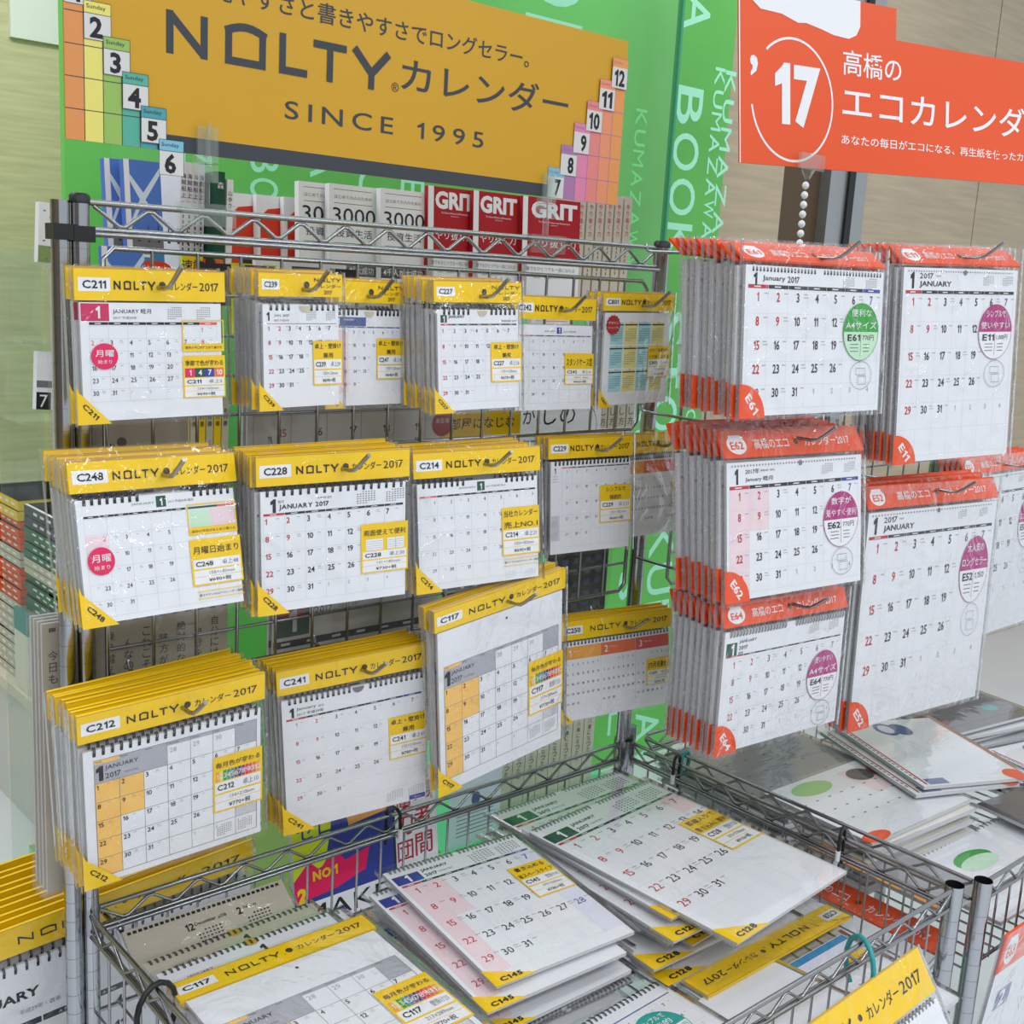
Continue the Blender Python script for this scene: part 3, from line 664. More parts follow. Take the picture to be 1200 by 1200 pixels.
        minical(P, .006, h-.052, .012, .010, 'lgrey'); minical(P, .006, h-.035, .012, .010, 'lgrey'); P.rect(.006, h-.06, .022, h-.022, 'vgrey', 1)
        daybar(P, .026, y0+.009, w-.006, .0016, 'rose', 'ink')
        month(P, .026, y0+.011, w-.006, h-.012, 0, 5, .004, 'c', (.2, .12), 'grey', bold=0, line='vgrey', cut=(w*.66, y0+.045, h-.03), tail=False)
        P.build('page_block', t); coil(t, w, h, .010, w-.006, y0+.001, 20, 'blackcoil', .0042)
        sticker(t, w, h, w*.60, y0+.040, w*.985, y0+.098, ['シンプルで', '機能的'], kind, '卓上31', '155×182mm', '¥660+税')
    elif kind in ('C249', 'C250'):
        P, y0 = std(.031, 'C250', y0=.034 if kind == 'C250' else .036)
        cs = (('1', 'amber'), ('2', 'coral'), ('3', 'rose')); hb = .020; cw = (w-.012)/3
        for i, (s_, c) in enumerate(cs):
            xa = .006+i*cw; P.rect(xa, y0+.008, xa+cw-.0004, y0+.008+hb, c, 1); P.text(s_, xa+.011, y0+.018, .011, 'white', 'c', .02); P.text(('January', 'February', 'March')[i], xa+.018, y0+.016, .003, 'white', 'l', w=.016)
            P.rect(xa+cw-.0006, y0+.008, xa+cw, h-.010, 'vgrey', 2)
            st = (0, 3, 3)[i]; nd = (31, 28, 31)[i]
            for d in range(1, nd+1):
                k = st+d-1; c2, r = k % 7, k//7; P.text(str(d), xa+cw*(c2+.6)/7.2, y0+.036+r*(h-y0-.046)/5.2, .0036, 'rose' if c2 == 0 else 'ink', 'c', .01)
        P.build('page_block', t); coil(t, w, h, .008, w-.006, y0+.001, 30, 'greycoil', .0036)
        sticker(t, w, h, w*.76, y0+.046, w*.985, y0+.090, ['3カ月見通せる'], 'C250', '卓上50', '130×225mm', '¥690+税', split=.45)
        ctag(t, w, h, 'C250', .022)
    elif kind in ('C212', 'C117'):
        big = kind == 'C117'
        P, y0 = std(.030 if big else .034, kind, y0=.032 if big else .045, lw=.042)
        X0, X1 = (.014, w-.012) if big else (.016, w-.010); Y0 = y0+(.050 if big else .013); hd = .005
        rows = 6; Y1 = h-(.020 if big else .010); ch = (Y1-Y0-hd)/rows; cw = (X1-X0)/7
        P.rect(X0, Y0, X1, Y0+hd, 'gheader', 1); P.rect(X0, Y0, X0+cw, Y0+hd, 'paleor', 2)
        for i, s_ in enumerate(('Sunday', 'Monday', 'Tuesday', 'Wednesday', 'Thursday', 'Friday', 'Saturday')): P.text(s_, X0+cw*i+.002, Y0+hd/2, .0022, 'ink', 'l')
        P.rect(X0, Y0+hd, X0+3*cw, Y0+hd+ch, 'gheader', 1); P.rect(X1-cw, Y0+hd, X1, Y0+hd+ch, 'gheader', 1); P.rect(X1-cw, Y1-2*ch, X1, Y1-ch, 'vgrey', 1)
        P.text('1', X0+.006, Y0+hd+ch*.5, ch*.68, 'ink', 'c', .07); P.text('JANUARY', X0+.012, Y0+hd+ch*.30, ch*.27, 'ink', 'l', .0, w=cw*1.35); P.text('2017', X0+.012, Y0+hd+ch*.70, ch*.27, 'ink', 'l', 0, w=cw*.62); P.text('平成29年 睦月', X0+.012+cw*.75, Y0+hd+ch*.74, ch*.1, 'grey', 'l')
        for i, s_ in enumerate(('28', '29', '30', '31')): P.text(s_, X0+cw*(3+i)+.003, Y0+hd+ch*.25, ch*.26, 'lgrey', 'l')
        fills = [(0, r, 'paleor') for r in range(5)]+[(1, 0, 'paleor'), (1, 1, 'paleor')]
        month(P, X0, Y0+hd+ch, X1, Y1, 0, 5, ch*.25, 'l', (.08, .08), 'ink', line='grey', fills=fills, bold=.01, cut=(X0+5.2*cw, Y0+ch*1.4, Y0+ch*4.9), tail=True, hv=.0005)
        P.frame(X0, Y0, X1, Y1, .0005, 'grey', 3)
        for c in range(3, 7): P.rect(X0+c*cw, Y0, X0+c*cw+.0004, Y0+hd+ch, 'grey', 3)
        minical(P, X0+5.15*cw, Y1-ch*.8, cw*.7, ch*.66, 'grey'); minical(P, X0+6.12*cw, Y1-ch*.8, cw*.7, ch*.66, 'grey')
        if big: P.disc(w*.53, y0+.012, .0018, .0018, 'ink', 2)
        P.build('page_block', t)
        if not big: coil(t, w, h, .012, w-.006, y0+.002, 20, 'blackcoil', .0048)
        ya = Y0+ch*1.55
        sticker(t, w, h, w*.70, ya, w*.985, ya+ch*3.1, ['毎月色が変わる'], kind, '壁掛け23' if big else '卓上10', '217×289mm' if big else '154×210mm', '¥770+税', split=.46, extra=colourbar, lh=.0072)
        ctag(t, w, h, kind, .040, .002)
        if big:
            b = MB(); b.box((-w/2+.0005, .0035, h-.031), (w/2-.001, .012, h-.001), 'card_side'); b.build('card_backing', t)
    elif kind == 'C241':
        P, y0 = std(.034, kind, y0=.042)
        P.text('1', .018, y0+.019, .012, 'ink', 'c', .06); P.text('January', .024, y0+.0155, .0048, 'ink', 'l', 0, w=.026); P.text('睦月', .053, y0+.016, .003, 'grey', 'l', w=.007); P.text('2017 平成29年', .024, y0+.0225, .0046, 'ink', 'l', 0, w=.036)
        daybar(P, .010, y0+.027, w-.010, .0024, 'red', 'dark', 'blue')
        month(P, .010, y0+.030, w-.010, h-.028, 0, 5, .0056, 'c', (.1, .14), 'red', line='vgrey', bold=.005, cut=(w*.70, y0+.05, h-.05), tail=False, lines='h')
        minical(P, w*.70, h-.024, .024, .016, 'lgrey'); minical(P, w*.85, h-.024, .024, .016, 'lgrey'); P.rect(w-.030, h-.010, w-.006, h-.003, 'blue', 1); P.text('卓上41', w-.018, h-.0065, .003, 'white', 'c')
        P.build('page_block', t); coil(t, w, h, .012, w-.006, y0+.002, 26, 'greycoil', .0042, gap=(.46, .56))
        b = MB(ox=-w/2, oz=h, oy=-.0006); b.disc(w*.52, y0+.001, .008, .008, 'grey', 1, a0=0, a1=180); b.build('thumb_notch', t)
        sticker(t, w, h, w*.72, y0+.056, w*.985, y0+.118, ['卓上・壁掛け', '兼用'], kind, '卓上41', '155×210mm', '¥780+税')
        ctag(t, w, h, kind, .040, .002)
    elif kind[0] == 'E':
        hh = {'E61': .036, 'E11': .038, 'E62': .040, 'E52': .038, 'E64': .034}[kind]; lean = {'E61': 50, 'E11': 46, 'E62': 25, 'E52': 25, 'E64': 20}[kind]
        ph = hh*math.cos(R(lean)); T0 = h-ph
        oheader(t, w, h-ph+hh, hh, kind, lean)
        y0 = ph+.006; P = sheet(t, w, h, .005, y0, h-.003, .005)
        top = {'E61': .031, 'E11': .040, 'E62': .039, 'E52': .045, 'E64': .042}[kind]; g0 = y0+top
        X0, X1 = .010, w-.012
        if kind == 'E61': P.text('1', .024, y0+.018, .016, 'ink', 'c', .04); P.text('January', .038, y0+.017, .0085, 'ink', 'l', .01, w=.045); P.text('2017', .088, y0+.017, .0085, 'ink', 'l', .01, w=.024)
        elif kind in ('E11', 'E52'):
            k = 1 if kind == 'E11' else 1.15; P.text('1', .024, y0+.019*k, .022*k, 'ink', 'c', .06, sx=.8); P.text('2017', .040*k, y0+.012*k, .0085*k, 'ink', 'l', .01, w=.03*k); P.text('平成29年', .075*k, y0+.012*k, .003, 'grey', 'l'); P.text('JANUARY', .040*k, y0+.025*k, .0105*k, 'ink', 'l', .02, w=.072*k)
        elif kind == 'E62':
            P.text('1', .024, y0+.020, .020, 'ink', 'c', .05, sx=.8); P.text('2017年', .042, y0+.0135, .0075, 'ink', 'l', .01, w=.028); P.text('(平成29年・酉年)', .072, y0+.0135, .004, 'ink', 'l', 0, w=.03); P.text('January 睦月', .042, y0+.025, .0078, 'ink', 'l', .01, w=.056)
        else:
            P.rect(.010, y0+.017, .034, y0+.037, 'dkgreen', 1); P.text('1', .024, y0+.027, .016, 'white', 'c', .04); P.text('JANUARY', .038, y0+.0175, .0055, 'ink', 'l', .01, w=.040); P.text('2017', .038, y0+.026, .0055, 'ink', 'l', .01, w=.020); P.text('睦月', .038, y0+.034, .005, 'ink', 'l')
        minical(P, w*.68, y0+.010, .026, .016, 'grey'); minical(P, w*.85, y0+.010, .026, .016, 'grey')
        daybar(P, X0, g0-.006, X1, .005 if kind != 'E64' else .0022, 'red', 'dark', 'blue' if kind in ('E61', 'E62') else None)
        fl = [(0, r, 'pale_pink') for r in range(5)]+[(1, 0, 'pale_pink'), (1, 1, 'pale_pink')] if kind == 'E62' else None
        rows = 6 if kind in ('E11', 'E52') else 5; dh = {'E61': .0125, 'E11': .0125, 'E62': .0115, 'E52': .016, 'E64': .0105}[kind]
        n29 = None
        month(P, X0, g0, X1, h-.012, 0, rows, dh, 'c' if kind != 'E64' else 'c', (.1, .12), 'red', col6='steel_blue', line='vgrey', fills=fl, bold=.02 if kind != 'E64' else .005, note=True, tail=True, cut=(w*.70, g0+.018, h-.045 if kind not in ('E52', 'E11') else g0+(.16 if kind == 'E52' else .15)), sx=.82)
        P.build('page_block', t)
        if kind == 'E64': coil(t, w, h, .014, w-.008, y0+.003, 40, 'greycoil', .006, gap=(.48, .54), holes=False)
        elif kind == 'E61': coil(t, w, h, .016, w-.010, y0+.004, 40, 'greycoil', .003, gap=(.47, .53))
        else:
            b = MB(ox=-w/2, oz=h, oy=-.0008)
            for i in range(44): b.rect(.014+(w-.03)*i/44, y0+.004, .014+(w-.03)*(i+.35)/44, y0+.0062, 'grey', 1)
            b.disc(w*.52, y0+.006, .004, .004, 'grey', 2); b.build('binding_strip', t)
        q = {'E61': ('green', ['便利な', 'A4サイズ'], '770円', 'pale_green'), 'E11': ('magenta', ['シンプルで', '使いやすい'], '1,000円', 'label'), 'E62': ('magenta', ['数字が', '見やすく便利'], '770円', 'label'), 'E52': ('magenta', ['大人気の', 'ロングセラー'], '1,150', 'label'), 'E64': ('magenta', ['使いやすい', 'A4サイズ'], '770円', 'label')}[kind]
        rx, ry = {'E61': (.040, .041), 'E11': (.040, .044), 'E62': (.040, .042), 'E52': (.043, .060), 'E64': (.040, .040)}[kind]
        oval(t, w, h, w-.014-rx, g0+.014+ry, rx, ry, q[0], q[1], kind, q[2], q[3])
        otag(t, w, h, kind, .046 if kind != 'E52' else .052)
    bag(t, w, h)
    return t

ROWS = {  # pose: x,y,z of the top left corner, w, h, yaw, pitch, roll; copies behind; spacing; where it hangs; look
 'C211': ((.455, -.108, 1.487, .169, .159, 1.5, -1.7, -.9), 2, .012, 'top row, far left', 'red square, pink round sticker'),
 'C239': ((.662, -.110, 1.492, .114, .156, 2.6, -2.1, -1.0), 6, .010, 'top row, second from left', 'small black 1, pale binding'),
 'C247': ((.780, -.062, 1.487, .126, .157, 4.0, -3.3, .1), 2, .010, 'top row, third from left', 'long blue month bar'),
 'C227': ((.901, -.120, 1.493, .142, .166, -1.9, -4.4, -1.3), 6, .0105, 'top row, middle', 'small green square, notched binding'),
 'C242': ((1.089, -.060, 1.478, .149, .163, -5.1, -3.7, -.2), 1, .010, 'top row, second from right', 'small blue square in centre'),
 'C801': ((1.267, -.060, 1.488, .154, .172, -1.2, -.3, -1.3), 2, .016, 'top row, far right', 'blue and yellow month blocks'),
 'C248': ((.435, -.133, 1.293, .191, .170, 2.5, -12.4, .3), 5, .0115, 'second row, far left', 'pink round sticker, green square'),
 'C228': ((.637, -.155, 1.290, .196, .182, -6.6, -2.4, -.9), 5, .0105, 'second row, second from left', 'bold black January heading'),
 'C214': ((.870, -.133, 1.278, .195, .180, -7.5, -6.2, -1.1), 5, .0113, 'second row, third from left', 'green square between binding loops'),
 'C229': ((1.170, -.062, 1.273, .165, .176, -5.6, -5.3, 0), 2, .012, 'second row, fourth from left', 'plain 1 beside narrow column'),
 'C249': ((1.344, -.040, 1.267, .176, .167, 3.6, -7.0, .9), 1, .010, 'second row, far right', 'two orange month bands'),
 'C212': ((.438, -.140, 1.022, .217, .215, -2.9, 5.6, -3.5), 7, .0115, 'bottom row, far left', 'orange Sunday column, black binding'),
 'C241': ((.704, -.092, 1.008, .206, .231, -12.5, 4.0, -5.0), 4, .012, 'bottom row, second from left', 'grey notched binding, blue corner'),
 'C117': ((.879, -.179, 1.081, .234, .268, 1.4, 2.7, -7.1), 1, .020, 'bottom row, third from left', 'orange Sunday column, thick card edge'),
 'C250': ((1.224, -.060, .983, .231, .161, -6.2, -8.1, 1.0), 2, .013, 'bottom row, far right', 'orange, coral, pink bands'),
 'E61': ((1.253, -.322, 1.565, .303, .232, -4.9, -4.2, -.7), 9, .0115, 'top row at left', 'green oval sticker'),
 'E11': ((1.625, -.330, 1.583, .274, .334, -11.3, -3.6, -1.9), 6, .0115, 'top row at right edge', 'magenta oval sticker'),
 'E62': ((1.271, -.304, 1.310, .302, .239, -5.3, -7.4, -.1), 7, .0125, 'middle row at left', 'pink Sunday column'),
 'E52': ((1.629, -.320, 1.208, .374, .404, -4.7, -2.1, .6), 4, .0115, 'lower right', 'largest page, magenta oval sticker'),
 'E64': ((1.281, -.327, 1.066, .304, .220, -.8, -2.5, 2.0), 8, .0115, 'bottom row at left', 'green square, thick silver binding'),
}
def LAB(colr, where, look):
    return ' '.join((f'front {colr} calendar, {where}, {look}').split()[:16]).rstrip(',')
ORD = ['second', 'third', 'fourth', 'fifth', 'sixth', 'seventh', 'eighth', 'ninth', 'tenth']
PROTO = {}
for kind, (ps, n, dy, where, look) in ROWS.items():
    colr = 'yellow' if kind[0] == 'C' else 'orange'
    t = build_card(kind, ps[3], ps[4]); PROTO[kind] = t
    wall = kind in ('C117', 'E61', 'E11', 'E62', 'E52', 'E64')
    pose(t, *ps)
    tag(t, LAB(colr, where, look), 'calendar', f'{colr} headed calendars, {where}')
    rnd = random.Random(kind)
    for k in range(n):
        c = copy_tree(t)
        pose(c, *ps, dy=(k+1)*dy, dyaw=rnd.uniform(-.3, .3), droll=rnd.uniform(-.7, .7), dz=rnd.uniform(-.002, .003) + (k*.0005), dx=rnd.uniform(-.003, .003))
        tag(c, f'{ORD[k]} {colr} headed calendar from front, {where}', 'calendar', f'{colr} headed calendars, {where}')
    x, y, z, w, h = ps[:5]
    hx = x+w*.54 if kind not in ('C239', 'C247', 'C227') else x+w*.52
    hh = .017 if kind[0] == 'C' else .012
    wv = math.sin(R(ps[5]))*w*.5
    hook(hx, z-hh+math.sin(R(-ps[7]))*w*.5, y+wv, f'chrome hook through {colr} calendars, {where}')
#--MORE--
# ------------------------------------------------------------------ the yellow banner over the rack
for n, c in dict(bk_or=(214, 142, 84), bk_ye=(222, 212, 112), bk_gr=(146, 180, 92), bk_te=(88, 166, 146), bk_tb=(74, 152, 160), bk_bl=(120, 180, 200), bk_pu=(164, 118, 160), bk_pi=(214, 128, 160), bk_ro=(220, 130, 122), bk_sa=(224, 142, 104), bk_ot=(222, 148, 84), bk_wh=(206, 204, 200)).items(): C[n] = c
mat('banner', (200, 150, 16), .42, var=.03, scale=3); mat('banner_orange', (236, 84, 28), .4)
ban = empty('hanging_banner', 'long ochre yellow banner board with staircase of numbered calendar squares', 'banner', loc=(.918, .004, 1.6205))
X0, Z1 = .492, 1.861
P = MB(ox=X0, oz=Z1, oy=.002, T=Matrix.Translation((-.918, -.004, -1.6205)))
P.box((X0, .002, 1.6205), (1.345, .005, Z1), 'banner')
P.rect(0, .2225, .853, .2405, 'bink', 1)
cw = .0208
cols = ['bk_or', 'bk_ye', 'bk_gr', 'bk_te', 'bk_tb', 'bk_bl']
for i in range(6):
    xa = i*cw; bot = .2405
    if i < 5:
        P.rect(xa, .077+.033*i-.0, xa+cw, bot, cols[i], 2)
        for k in range(i, 5): P.rect(xa, .1095+.033*(k-1)-.0004, xa+cw, .1095+.033*(k-1)+.0004, 'bink', 4)
        P.rect(xa+cw-.0004, .077+.033*i, xa+cw+.0004, bot, 'bink', 4)
    zt = .0505+.033*i+.0265; L = 5+i*4; P.rect(xa, zt-.001, xa+.030, zt+.0255, 'bk_wh', L); P.rect(xa, zt-.0135, xa+.030, zt-.001, cols[i], L); P.frame(xa, zt-.0135, xa+.030, zt+.0255, .0005, 'bink', L+1); P.rect(xa+.0005, zt-.0014, xa+.0295, zt-.0008, 'bink', L+1.5)
    P.text('Sunday', xa+.003, zt-.0075, .0055, 'bink', 'l', 0, L+2.5, w=.021); P.text(str(i+1), xa+.0135, zt+.0125, .0205, 'dark', 'c', .035, L+2.5)
rc = ['bk_bl', 'bk_pu', 'bk_pi', 'bk_ro', 'bk_sa', 'bk_ot']
for i in range(6):
    xr = .853-.0232*(5-i); zt = .2405-.034*i-.030
    if i > 0:
        P.rect(xr-.0232, zt, xr, .2405, rc[i], 2)
        for k in range(i+1): P.rect(xr-.0232, .2405-.034*k-.0004, xr, .2405-.034*k+.0004, 'bk_pu', 4)
        P.rect(xr-.0236, zt, xr-.0228, .2405, 'bk_pu', 4)
    L = 6+i*4; P.rect(xr-.033, zt, xr, zt+.030, 'bk_wh', L); P.rect(xr-.033, zt-.013, xr, zt, rc[i], L); P.frame(xr-.033, zt-.013, xr, zt+.030, .0004, 'bk_pu', L+1)
    P.text('Sunday', xr-.030, zt-.0065, .005, 'bk_pu', 'l', 0, L+2, w=.018); P.text(str(i+7), xr-.0165+(.004 if i < 3 else 0), zt+.015, .0225, 'dark', 'c', .035, L+2, w=.012 if i < 3 else .022)
logo(P, .114, .112, .046, 'bink', w=.306, lv=3); P.text('®', .427, .127, .012, 'bink', 'c')
P.text('カレンダー', .436, .108, .042, 'bink', 'l', .018, 4, w=.300, res=4)
P.text('SINCE 1995', .266, .1755, .021, 'bink', 'l', .004, 4, w=.313, res=4, track=1.75)
P.text('見やすさと書きやすさでロングセラー。', .168, .0565, .024, 'bink', 'l', .006, 4, w=.487, res=4)
P.build('printed_board', ban)
def clip(x, lab):
    t = empty('sign_clip', lab, 'clip', loc=(x, 0, 1.562)); T = Matrix.Translation((-x, 0, -1.562))
    b = MB(T=T); pts = [(-.004, 1.655), (.0, 1.648), (-.002, 1.635), (-.006, 1.622)]
    b.tube([(x, -.0052, 1.612), (x, -.004, 1.630), (x, -.006, 1.645), (x, -.012, 1.656)], .003, 'acrylic', 8)
    b.box((x-.013, -.006, 1.612), (x+.013, -.002, 1.652), 'acrylic'); b.box((x-.012, .007, 1.600), (x+.012, .010, 1.645), 'acrylic'); b.build('clip_jaw', t)
    b = MB(T=T); b.box((x-.013, -.006, 1.590), (x+.013, .010, 1.611), 'acrylic'); b.tube([(x, 0, 1.566), (x, 0, 1.590)], .0045, 'acrylic', 10); b.build('clip_stem', t)
    b = MB(T=T); b.box((x-.034, -.010, 1.560), (x+.034, .010, 1.566), 'acrylic'); b.box((x-.034, -.0105, 1.540), (x+.034, -.008, 1.560), 'acrylic'); b.build('clip_foot', t)
clip(.654, 'left clear plastic clip holding yellow banner on the rack bar'); clip(1.196, 'right clear plastic clip holding yellow banner on the rack bar')

# orange banner
ob = bpy.data.objects.new('hanging_banner', None); ob.empty_display_size = .02; COL.objects.link(ob)
bw, bh = 1.25, .238
pose(ob, 1.596, .0, 1.948, bw, bh, -7.1, -5.4, -2.6)
tag(ob, 'long orange banner board with white lettering and ringed 17', 'banner')
P = MB(ox=-bw/2, oz=bh, oy=0)
def rr(P, x0, y0, x1, y1, r, n, lv):
    pts = []
    for cx, cy, a in ((x1-r, y0+r, -90), (x1-r, y1-r, 0), (x0+r, y1-r, 90), (x0+r, y0+r, 180)):
        pts += [(cx+r*math.cos(R(a+q)), cy+r*math.sin(R(a+q))) for q in (0, 30, 60, 90)]
    P.poly(pts, n, lv)
P.box((-bw/2, 0, 0), (bw/2, .003, bh), 'banner_orange'); P.box((-bw/2, .0003, bh), (-bw/2+.40, .0027, bh+.055), 'banner_orange')
P.frame(.001, -.05, bw, bh, .0022, 'label', 2) if 0 else P.rect(.0, -.05, .0025, bh, 'label', 2)
P.poly([(.004, -.055), (.02, -.03), (.05, -.012), (.10, -.010), (.14, .000), (.16, -.002), (.20, .004), (.23, .010), (.27, .012), (.29, .004), (.30, -.012), (.30, -.055)], 'label', 3)
P.ring(.128, .128, .102, .103, .004, 'label', 3, a0=-130, a1=172, k=48); P.text("’", .034, .080, .034, 'label', 'c', .03, 4); P.text('17', .140, .120, .094, 'label', 'c', .045, 4, w=.112, res=4)
P.text('高橋の', .255, .052, .043, 'label', 'l', .012, 4, w=.160, res=3)
P.text('エコカレンダー', .254, .118, .058, 'label', 'l', .03, 4, w=.640, res=4)
P.text('あなたの毎日がエコになる、再生紙を使ったカレンダー', .252, .184, .017, 'label', 'l', .008, 4, w=.66)
P.build('printed_board', ob)
t = empty('bead_stem_clip', 'clear bead chain stem with clip holding up the orange banner', 'clip', loc=(1.78, -.012, 1.56)); T = Matrix.Translation((-1.78, .012, -1.56))
b = MB(T=T); b.box((1.735, -.052, 1.715), (1.805, -.046, 1.742), 'acrylic'); b.tube([(1.775, -.04, 1.700), (1.775, -.04, 1.716)], [.004, .012], 'acrylic', 10); b.build('clip_jaw', t)
for i in range(7):
    z = 1.690-i*.0165; b = MB(T=T)
    b.tube([(1.777, -.036, z-.0068), (1.777, -.036, z-.0045), (1.777, -.036, z), (1.777, -.036, z+.0045), (1.777, -.036, z+.0068)], [.001, .0048, .0066, .0048, .001], 'beads', 10); b.build('bead', t)
b = MB(T=T); b.tube([(1.777, -.036, 1.575), (1.777, -.036, 1.583)], [.016, .006], 'acrylic', 12); b.box((1.75, -.05, 1.562), (1.805, -.0, 1.575), 'acrylic'); b.build('clip_foot', t)

# ------------------------------------------------------------------ calendars hanging on the far side of the grids
def kraft(name, label, x0, z1, w, h, y_, face, n=2, grp=None, mt='kraft', binding='greycoil'):
    y = y_+.006; t = bpy.data.objects.new(name, None); t.empty_display_size = .02; COL.objects.link(t)
    P = MB(ox=-w/2, oz=h); P.box((-w/2+.004, 0, .004), (w/2-.004, .004, h-.006), 'paper_side'); P.rect(.004, .006, w-.004, h-.004, mt, .5)
    face(P, w, h); P.build('page_block', t)
    if binding: coil(t, w, h, .010, w-.008, .010, int(w/.012), binding, .004)
    bag(t, w, h, 'film_bag', side=False)
    pose(t, x0, y, z1, w, h, 0, 0, 0); tag(t, label, 'calendar', grp)
    for k in range(n):
        c = copy_tree(t); pose(c, x0, y, z1, w, h, 0, 0, 0, dy=.012*(k+1), dyaw=(-1)**k*.4)
        tag(c, label.replace('front', ORD[k]) if 'front' in label else label+', '+ORD[k]+' behind', 'calendar', grp)
    return t
def f_house(P, w, h):
    b0 = .222
    for i, (a, hh, ww) in enumerate(((.028, .006, .012), (.040, .010, .008), (.048, .007, .014), (.066, .020, .003), (.062, .009, .012), (.076, .006, .014))):
        P.rect(a+.045, b0-hh, a+.045+ww, b0, 'kraft_ink', 2)
    P.disc(.074, b0-.020, .006, .006, 'kraft_ink', 2); P.poly([(.110, b0-.020), (.1125, b0-.030), (.115, b0-.020)], 'kraft_ink', 2)
kraft('wall_calendar', 'brown paper calendar with house silhouettes, front one behind top left grid', .486, 1.487, .162, .372, .018, f_house, 2, 'brown paper calendars behind the grid')
def f_grid(P, w, h):
    P.text('1', .03, .04, .03, 'ink', 'c', .04); P.text('2017 JANUARY', .06, .045, .012, 'ink', 'l')
    X0 = .012; cw = .055
    for r in range(7): P.rect(X0, .075+r*.045, w-.012, .0756+r*.045, 'grey', 2)
    for c in range(8): P.rect(X0+c*cw, .075, X0+c*cw+.0006, h-.02, 'grey', 2)
    d = 1
    for r in range(5):
        for c in range(7):
            if d <= 31: P.text(str(d), X0+c*cw+cw*.88, .089+r*.045+.010, .011, 'red' if c == 0 else 'ink', 'r', .01)
            d += 1
    P.rect(.315, .172, .470, .222, 'yellow', 5); P.text('部屋になじむ', .395, .188, .017, 'ink', 'c', .02, 6, w=.125)
    P.disc(.318, .186, .019, .019, 'brick', 6); P.text('新登場', .318, .182, .007, 'label', 'c', .0, 7, w=.024)
kraft('wall_calendar', 'large pale grid calendar with yellow label and red badge, front one behind top grid', .722, 1.475, .405, .40, .020, f_grid, 1, 'large pale grid calendars', mt='cream')
def f_poem(P, w, h):
    lines = ['自分にはそう言', '自分を信じて', '絶対的な力を', '味方がいる', 'これこそが', 'んなのだ', '乗り越え', '', 'パワーなの', '今日も']
    for i in range(14): P.rect(.012+i*.017, .012, .020+i*.017, .017, 'kraft_ink', 2)
    for i, s_ in enumerate(lines): P.vtext(s_, w-.022-i*.023, .034+(.012 if i % 2 else 0), .0125, 'kraft_ink', .01)
kraft('poem_calendar', 'brown paper calendar of handwritten vertical verse, front one at lower left', .458, 1.082, .245, .352, .018, f_poem, 3, 'verse calendars at lower left', binding=None)
def f_d(P, w, h):
    P.rect(.008, .138, .060, .190, 'dkgreen', 1); P.text('1', .034, .168, .03, 'label', 'c', .04); P.disc(.032, .142, .028, .024, 'brick', 3); P.text('2017', .068, .158, .011, 'ink', 'l', .02); P.text('平成29年 酉年', .105, .158, .005, 'grey', 'l')
    P.rect(.004, .195, w-.004, .205, 'dark', 2)
    for c in range(7): P.rect(.004+c*w/7+.012, .198, .004+c*w/7+.026, .2015, 'label', 3)
    for d in range(1, 32): P.text(str(d), .016+((d-1) % 7)*w/7, .225+((d-1)//7)*.036, .012, 'red' if d % 7 == 1 else 'ink', 'l')
kraft('wall_calendar', 'grey wall calendar with green month square and red badge, front one behind middle grid', .764, 1.196, .285, .40, .020, f_d, 1, 'grey wall calendars behind the middle grid', mt='cream')
def f_e(P, w, h):
    for i in range(10):
        for j in range(5): P.rect(.012+j*.026, .02+i*.02, .026+j*.026, .03+i*.02, 'steel_blue', 2)
kraft('wall_calendar', 'dark navy wall calendar hanging behind the grid beside right rack post', 1.275, 1.150, .150, .23, .03, f_e, 0, None, mt='navy')
kraft('wall_calendar', 'pale grey calendar hanging between grids right of the middle, mostly hidden', 1.06, 1.20, .20, .30, .025, f_d, 0, None, mt='paper', )

# stack of big yellow headed calendars at the lower left
def big_left():
    w, h = .43, .36; t = bpy.data.objects.new('wall_calendar', None); t.empty_display_size = .02; COL.objects.link(t)
    yheader(t, w, h, .040, None); P = sheet(t, w, h, .005, .056, h-.003)
    P.text('1', .03, .09, .03, 'ink', 'c', .05); P.text('JANUARY', .022, .104, .018, 'ink', 'l', .03, w=.105); P.text('平成29年・酉年', .100, .126, .007, 'grey', 'l')
    cw = (w-.02)/7
    for c in range(7):
        P.rect(.01+c*cw+.001, .142, .01+(c+1)*cw-.001, .151, 'red' if c == 0 else 'bink', 1); P.text(('日 SUN', '月 MON', '火 TUE', '水 WED', '木 THU', '金 FRI', '土 SAT')[c], .01+(c+.5)*cw, .1465, .005, 'label', 'c')
    for d in range(1, 32): P.text(str(d), .01+((d-1) % 7)*cw+cw*.8, .168+((d-1)//7)*.038, .015, 'red' if d % 7 == 1 else 'ink', 'r', .02)
    P.build('page_block', t); coil(t, w, h, .010, w-.006, .060, 30, 'blackcoil', .006); bag(t, w, h)
    return t
t = big_left(); ps = (.325, .060, .676, .44, .36, 0, 3, -3.8); pose(t, *ps); tag(t, 'front large yellow headed calendar hanging behind basket at bottom left', 'calendar', 'large yellow headed calendars at bottom left')
for k in range(9):
    c = copy_tree(t); pose(c, *ps, dy=.017*(k+1), dz=.0002*(k+1), dyaw=(-1)**k*.6, dx=random.uniform(-.006, .006)); tag(c, f'{ORD[k]} large yellow headed calendar from front, at bottom left', 'calendar', 'large yellow headed calendars at bottom left')
hook(.54, .672, .05, 'chrome hook holding the large yellow headed calendars at bottom left', .0, .01)

